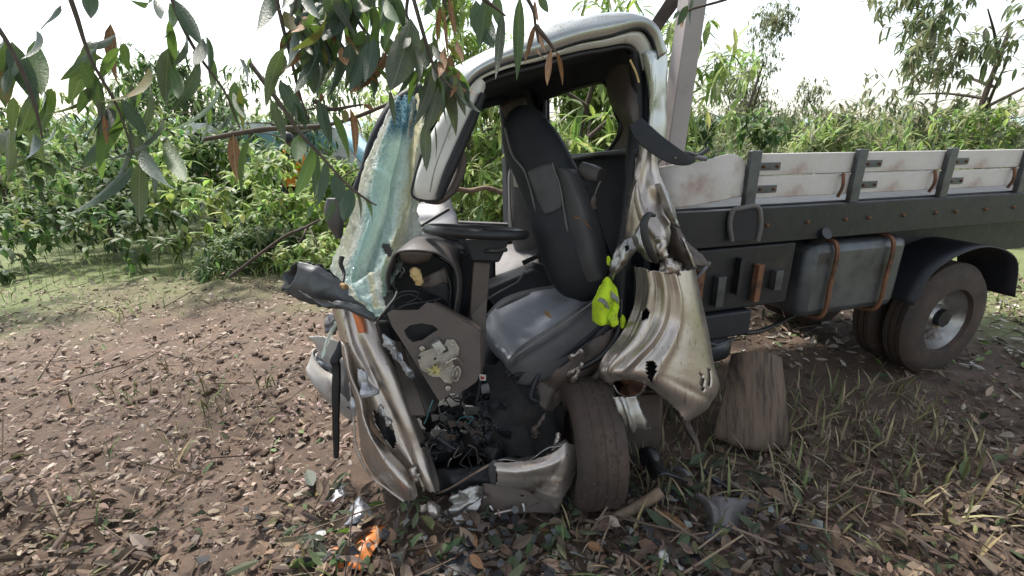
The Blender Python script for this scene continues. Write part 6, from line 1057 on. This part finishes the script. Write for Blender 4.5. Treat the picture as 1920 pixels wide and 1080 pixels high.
# ------------------------------------------------------------------ van and bystander far behind
VN = thing('parked_van', 'white van with a red stripe parked behind the shrubs', 'van', (-5.3, 11.6, ground_z(-5.3, 11.6)))
vz = ground_z(-5.3, 11.6)
def van():
    x1, x0, y0, y1 = -2.9, -7.4, 11.2, 13.0
    prof = [(x0, .35), (x0, 2.05), (x0 + .12, 2.15), (x1 - 1.35, 2.18), (x1 - 1.15, 2.12), (x1 - .55, 1.3), (x1 - .1, 1.1), (x1, .95), (x1, .4), (x1 - .1, .32), (x0 + .1, .32)]
    n = len(prof); V = [Vector((x, y0 + (.08 if z > 1.4 else 0), z + vz)) for x, z in prof] + [Vector((x, y1 - (.08 if z > 1.4 else 0), z + vz)) for x, z in prof]
    Fc = [tuple(range(n)), tuple(range(2 * n - 1, n - 1, -1))] + [(i, (i + 1) % n, (i + 1) % n + n, i + n) for i in range(n)]
    mesh_obj('body', V, Fc, 'van_white', VN, 30, bevel=.04)
    def pane(nm, q, mat, dy=-.012): mesh_obj(nm, [Vector((x, y0 + .045 + dy, z + vz)) for x, z in q] + [Vector((x, y0 + .075 + dy, z + vz)) for x, z in q], [(0, 1, 2, 3), (7, 6, 5, 4), (0, 4, 5, 1), (1, 5, 6, 2), (2, 6, 7, 3), (3, 7, 4, 0)], mat, VN, 20)
    pane('side_window', [(x1 - 1.95, 1.35), (x1 - .75, 1.3), (x1 - 1.22, 1.98), (x1 - 1.9, 2.0)], 'van_glass')
    pane('side_window', [(x1 - 3.2, 1.38), (x1 - 2.05, 1.35), (x1 - 2.0, 2.0), (x1 - 3.15, 2.0)], 'van_glass')
    mesh_obj('windscreen', [Vector((x1 - 1.12, y0 + .2, 2.08 + vz)), Vector((x1 - 1.12, y1 - .2, 2.08 + vz)), Vector((x1 - .52, y1 - .15, 1.33 + vz)), Vector((x1 - .52, y0 + .15, 1.33 + vz))], [(0, 1, 2, 3)], 'van_glass', VN, thick=.03)
    mesh_obj('red_stripe', [Vector((x0 + .1, y0 - .012, 1.08 + vz)), Vector((x1 - .3, y0 - .012, 1.0 + vz)), Vector((x1 - .3, y0 - .012, 1.08 + vz)), Vector((x0 + .1, y0 - .012, 1.18 + vz))], [(0, 1, 2, 3)], 'red_paint', VN, thick=.01)
    mesh_obj('bumper', [Vector((x1 - .1, y0 - .02, .35 + vz)), Vector((x1 + .1, y0 + .1, .35 + vz)), Vector((x1 + .1, y1 - .1, .35 + vz)), Vector((x1 - .1, y1 + .02, .35 + vz)), Vector((x1 - .1, y0 - .02, .58 + vz)), Vector((x1 + .1, y0 + .1, .58 + vz)), Vector((x1 + .1, y1 - .1, .58 + vz)), Vector((x1 - .1, y1 + .02, .58 + vz))], [(0, 1, 2, 3), (7, 6, 5, 4), (0, 4, 5, 1), (1, 5, 6, 2), (2, 6, 7, 3), (3, 7, 4, 0)], 'chassis', VN, 20)
    for hx in (x0 + .9, x1 - .85):
        for hy in (y0 + .06, y1 - .06):
            w = lathe('wheel', [(.19, -.08), (.30, -.10), (.33, -.06), (.33, .06), (.30, .10), (.19, .08)], Vector((hx, hy, .33 + vz)), Vector((0, 1, 0)), 'rubber', VN, 24)
            lathe('rim', [(.001, -.05), (.12, -.06), (.19, -.08)], Vector((hx, hy, .33 + vz)), Vector((0, 1, 0)), 'grey_sheet', w, 20)
    for hy in (y0 + .15, y1 - .45): mesh_obj('headlight', [Vector((x1 + .012, hy, .75 + vz)), Vector((x1 + .012, hy + .3, .75 + vz)), Vector((x1 - .03, hy + .3, .95 + vz)), Vector((x1 - .03, hy, .95 + vz))], [(0, 1, 2, 3)], 'pale_plastic', VN, thick=.02)
van()
def person(x, y, label):
    z = ground_z(x, y); t = thing('person', label, 'person', (x, y, z))
    J = {'pel': (0, 0, .95, .13, .10), 'wst': (0, 0, 1.1, .125, .095), 'chs': (0, 0, 1.32, .15, .10), 'nek': (0, -.01, 1.48, .055, .055), 'hd0': (0, -.02, 1.57, .075, .085), 'hd1': (0, -.015, 1.68, .085, .095), 'hd2': (0, 0, 1.75, .05, .06),
         'shl': (-.18, 0, 1.42, .06, .06), 'ell': (-.25, .02, 1.14, .042, .042), 'wrl': (-.22, -.12, .92, .03, .03), 'hal': (-.21, -.17, .86, .035, .022), 'shr': (.18, 0, 1.42, .06, .06), 'elr': (.26, .0, 1.15, .042, .042), 'wrr': (.2, -.16, 1.02, .03, .03), 'har': (.17, -.22, 1.02, .035, .022),
         'hil': (-.09, 0, .88, .09, .09), 'knl': (-.10, -.02, .50, .06, .06), 'anl': (-.10, .02, .09, .042, .042), 'tol': (-.11, -.14, .04, .04, .03), 'hir': (.09, 0, .88, .09, .09), 'knr': (.11, -.03, .50, .06, .06), 'anr': (.12, .02, .09, .042, .042), 'tor': (.14, -.14, .04, .04, .03)}
    E = [('pel', 'wst'), ('wst', 'chs'), ('chs', 'nek'), ('nek', 'hd0'), ('hd0', 'hd1'), ('hd1', 'hd2'), ('chs', 'shl'), ('shl', 'ell'), ('ell', 'wrl'), ('wrl', 'hal'), ('chs', 'shr'), ('shr', 'elr'), ('elr', 'wrr'), ('wrr', 'har'), ('pel', 'hil'), ('hil', 'knl'), ('knl', 'anl'), ('anl', 'tol'), ('pel', 'hir'), ('hir', 'knr'), ('knr', 'anr'), ('anr', 'tor')]
    ks = list(J); me = bpy.data.meshes.new('body'); me.from_pydata([J[k][:3] for k in ks], [(ks.index(a), ks.index(b)) for a, b in E], []); o = bpy.data.objects.new('body', me); link(o, (x, y, z), t)
    m = o.modifiers.new('skin', 'SKIN'); m.use_smooth_shade = True
    for i, k in enumerate(ks): me.skin_vertices[0].data[i].radius = J[k][3:]; me.skin_vertices[0].data[i].use_root = (k == 'pel')
    s = o.modifiers.new('sub', 'SUBSURF'); s.levels = s.render_levels = 1
    me.materials.append(MATS['skin'])
    def band(nm, prof, mat):
        V, Fc = [], []; n = 20
        for zz, rx, ry, cx in prof:
            for j in range(n): a = 2 * math.pi * j / n; V.append(Vector((x + cx + rx * math.cos(a), y + ry * math.sin(a), z + zz)))
        for i in range(len(prof) - 1):
            for j in range(n): Fc.append((i * n + j, i * n + (j + 1) % n, (i + 1) * n + (j + 1) % n, (i + 1) * n + j))
        return mesh_obj(nm, V, Fc, mat, t, 60)
    band('orange_jacket', [(.86, .19, .15, 0), (1.0, .18, .14, 0), (1.2, .185, .14, 0), (1.36, .22, .14, 0), (1.45, .19, .11, 0), (1.5, .08, .08, 0)], 'cloth_orange')
    band('reflective_band', [(1.04, .192, .152, 0), (1.09, .193, .152, 0)], 'hivis'); band('reflective_band', [(1.18, .197, .152, 0), (1.23, .20, .152, 0)], 'hivis')
    for s in (-1, 1): band('trouser_leg', [(.10, .075, .075, s * .11), (.5, .085, .085, s * .105), (.88, .105, .12, s * .09)], 'cloth_navy')
    for s in (-1, 1): tube('sleeve', [Vector((x + s * .18, y, z + 1.42)), Vector((x + s * .22, y + .01, z + 1.28)), Vector((x + s * .25, y + .01, z + 1.16))], .07, 'cloth_orange', t, 10)
    V, Fc = [], []
    for i, (zz, r) in enumerate(((1.64, .10), (1.70, .112), (1.76, .10), (1.80, .06), (1.815, .01))):
        for j in range(14): a = 2 * math.pi * j / 14; V.append(Vector((x + r * math.cos(a), y + .01 + r * 1.1 * math.sin(a), z + zz)))
    for i in range(4):
        for j in range(14): Fc.append((i * 14 + j, i * 14 + (j + 1) % 14, (i + 1) * 14 + (j + 1) % 14, (i + 1) * 14 + j))
    mesh_obj('hair', V, Fc, 'black_trim', t, 60)
person(-4.03, 9.0, 'person in an orange reflective jacket standing in front of the white van')
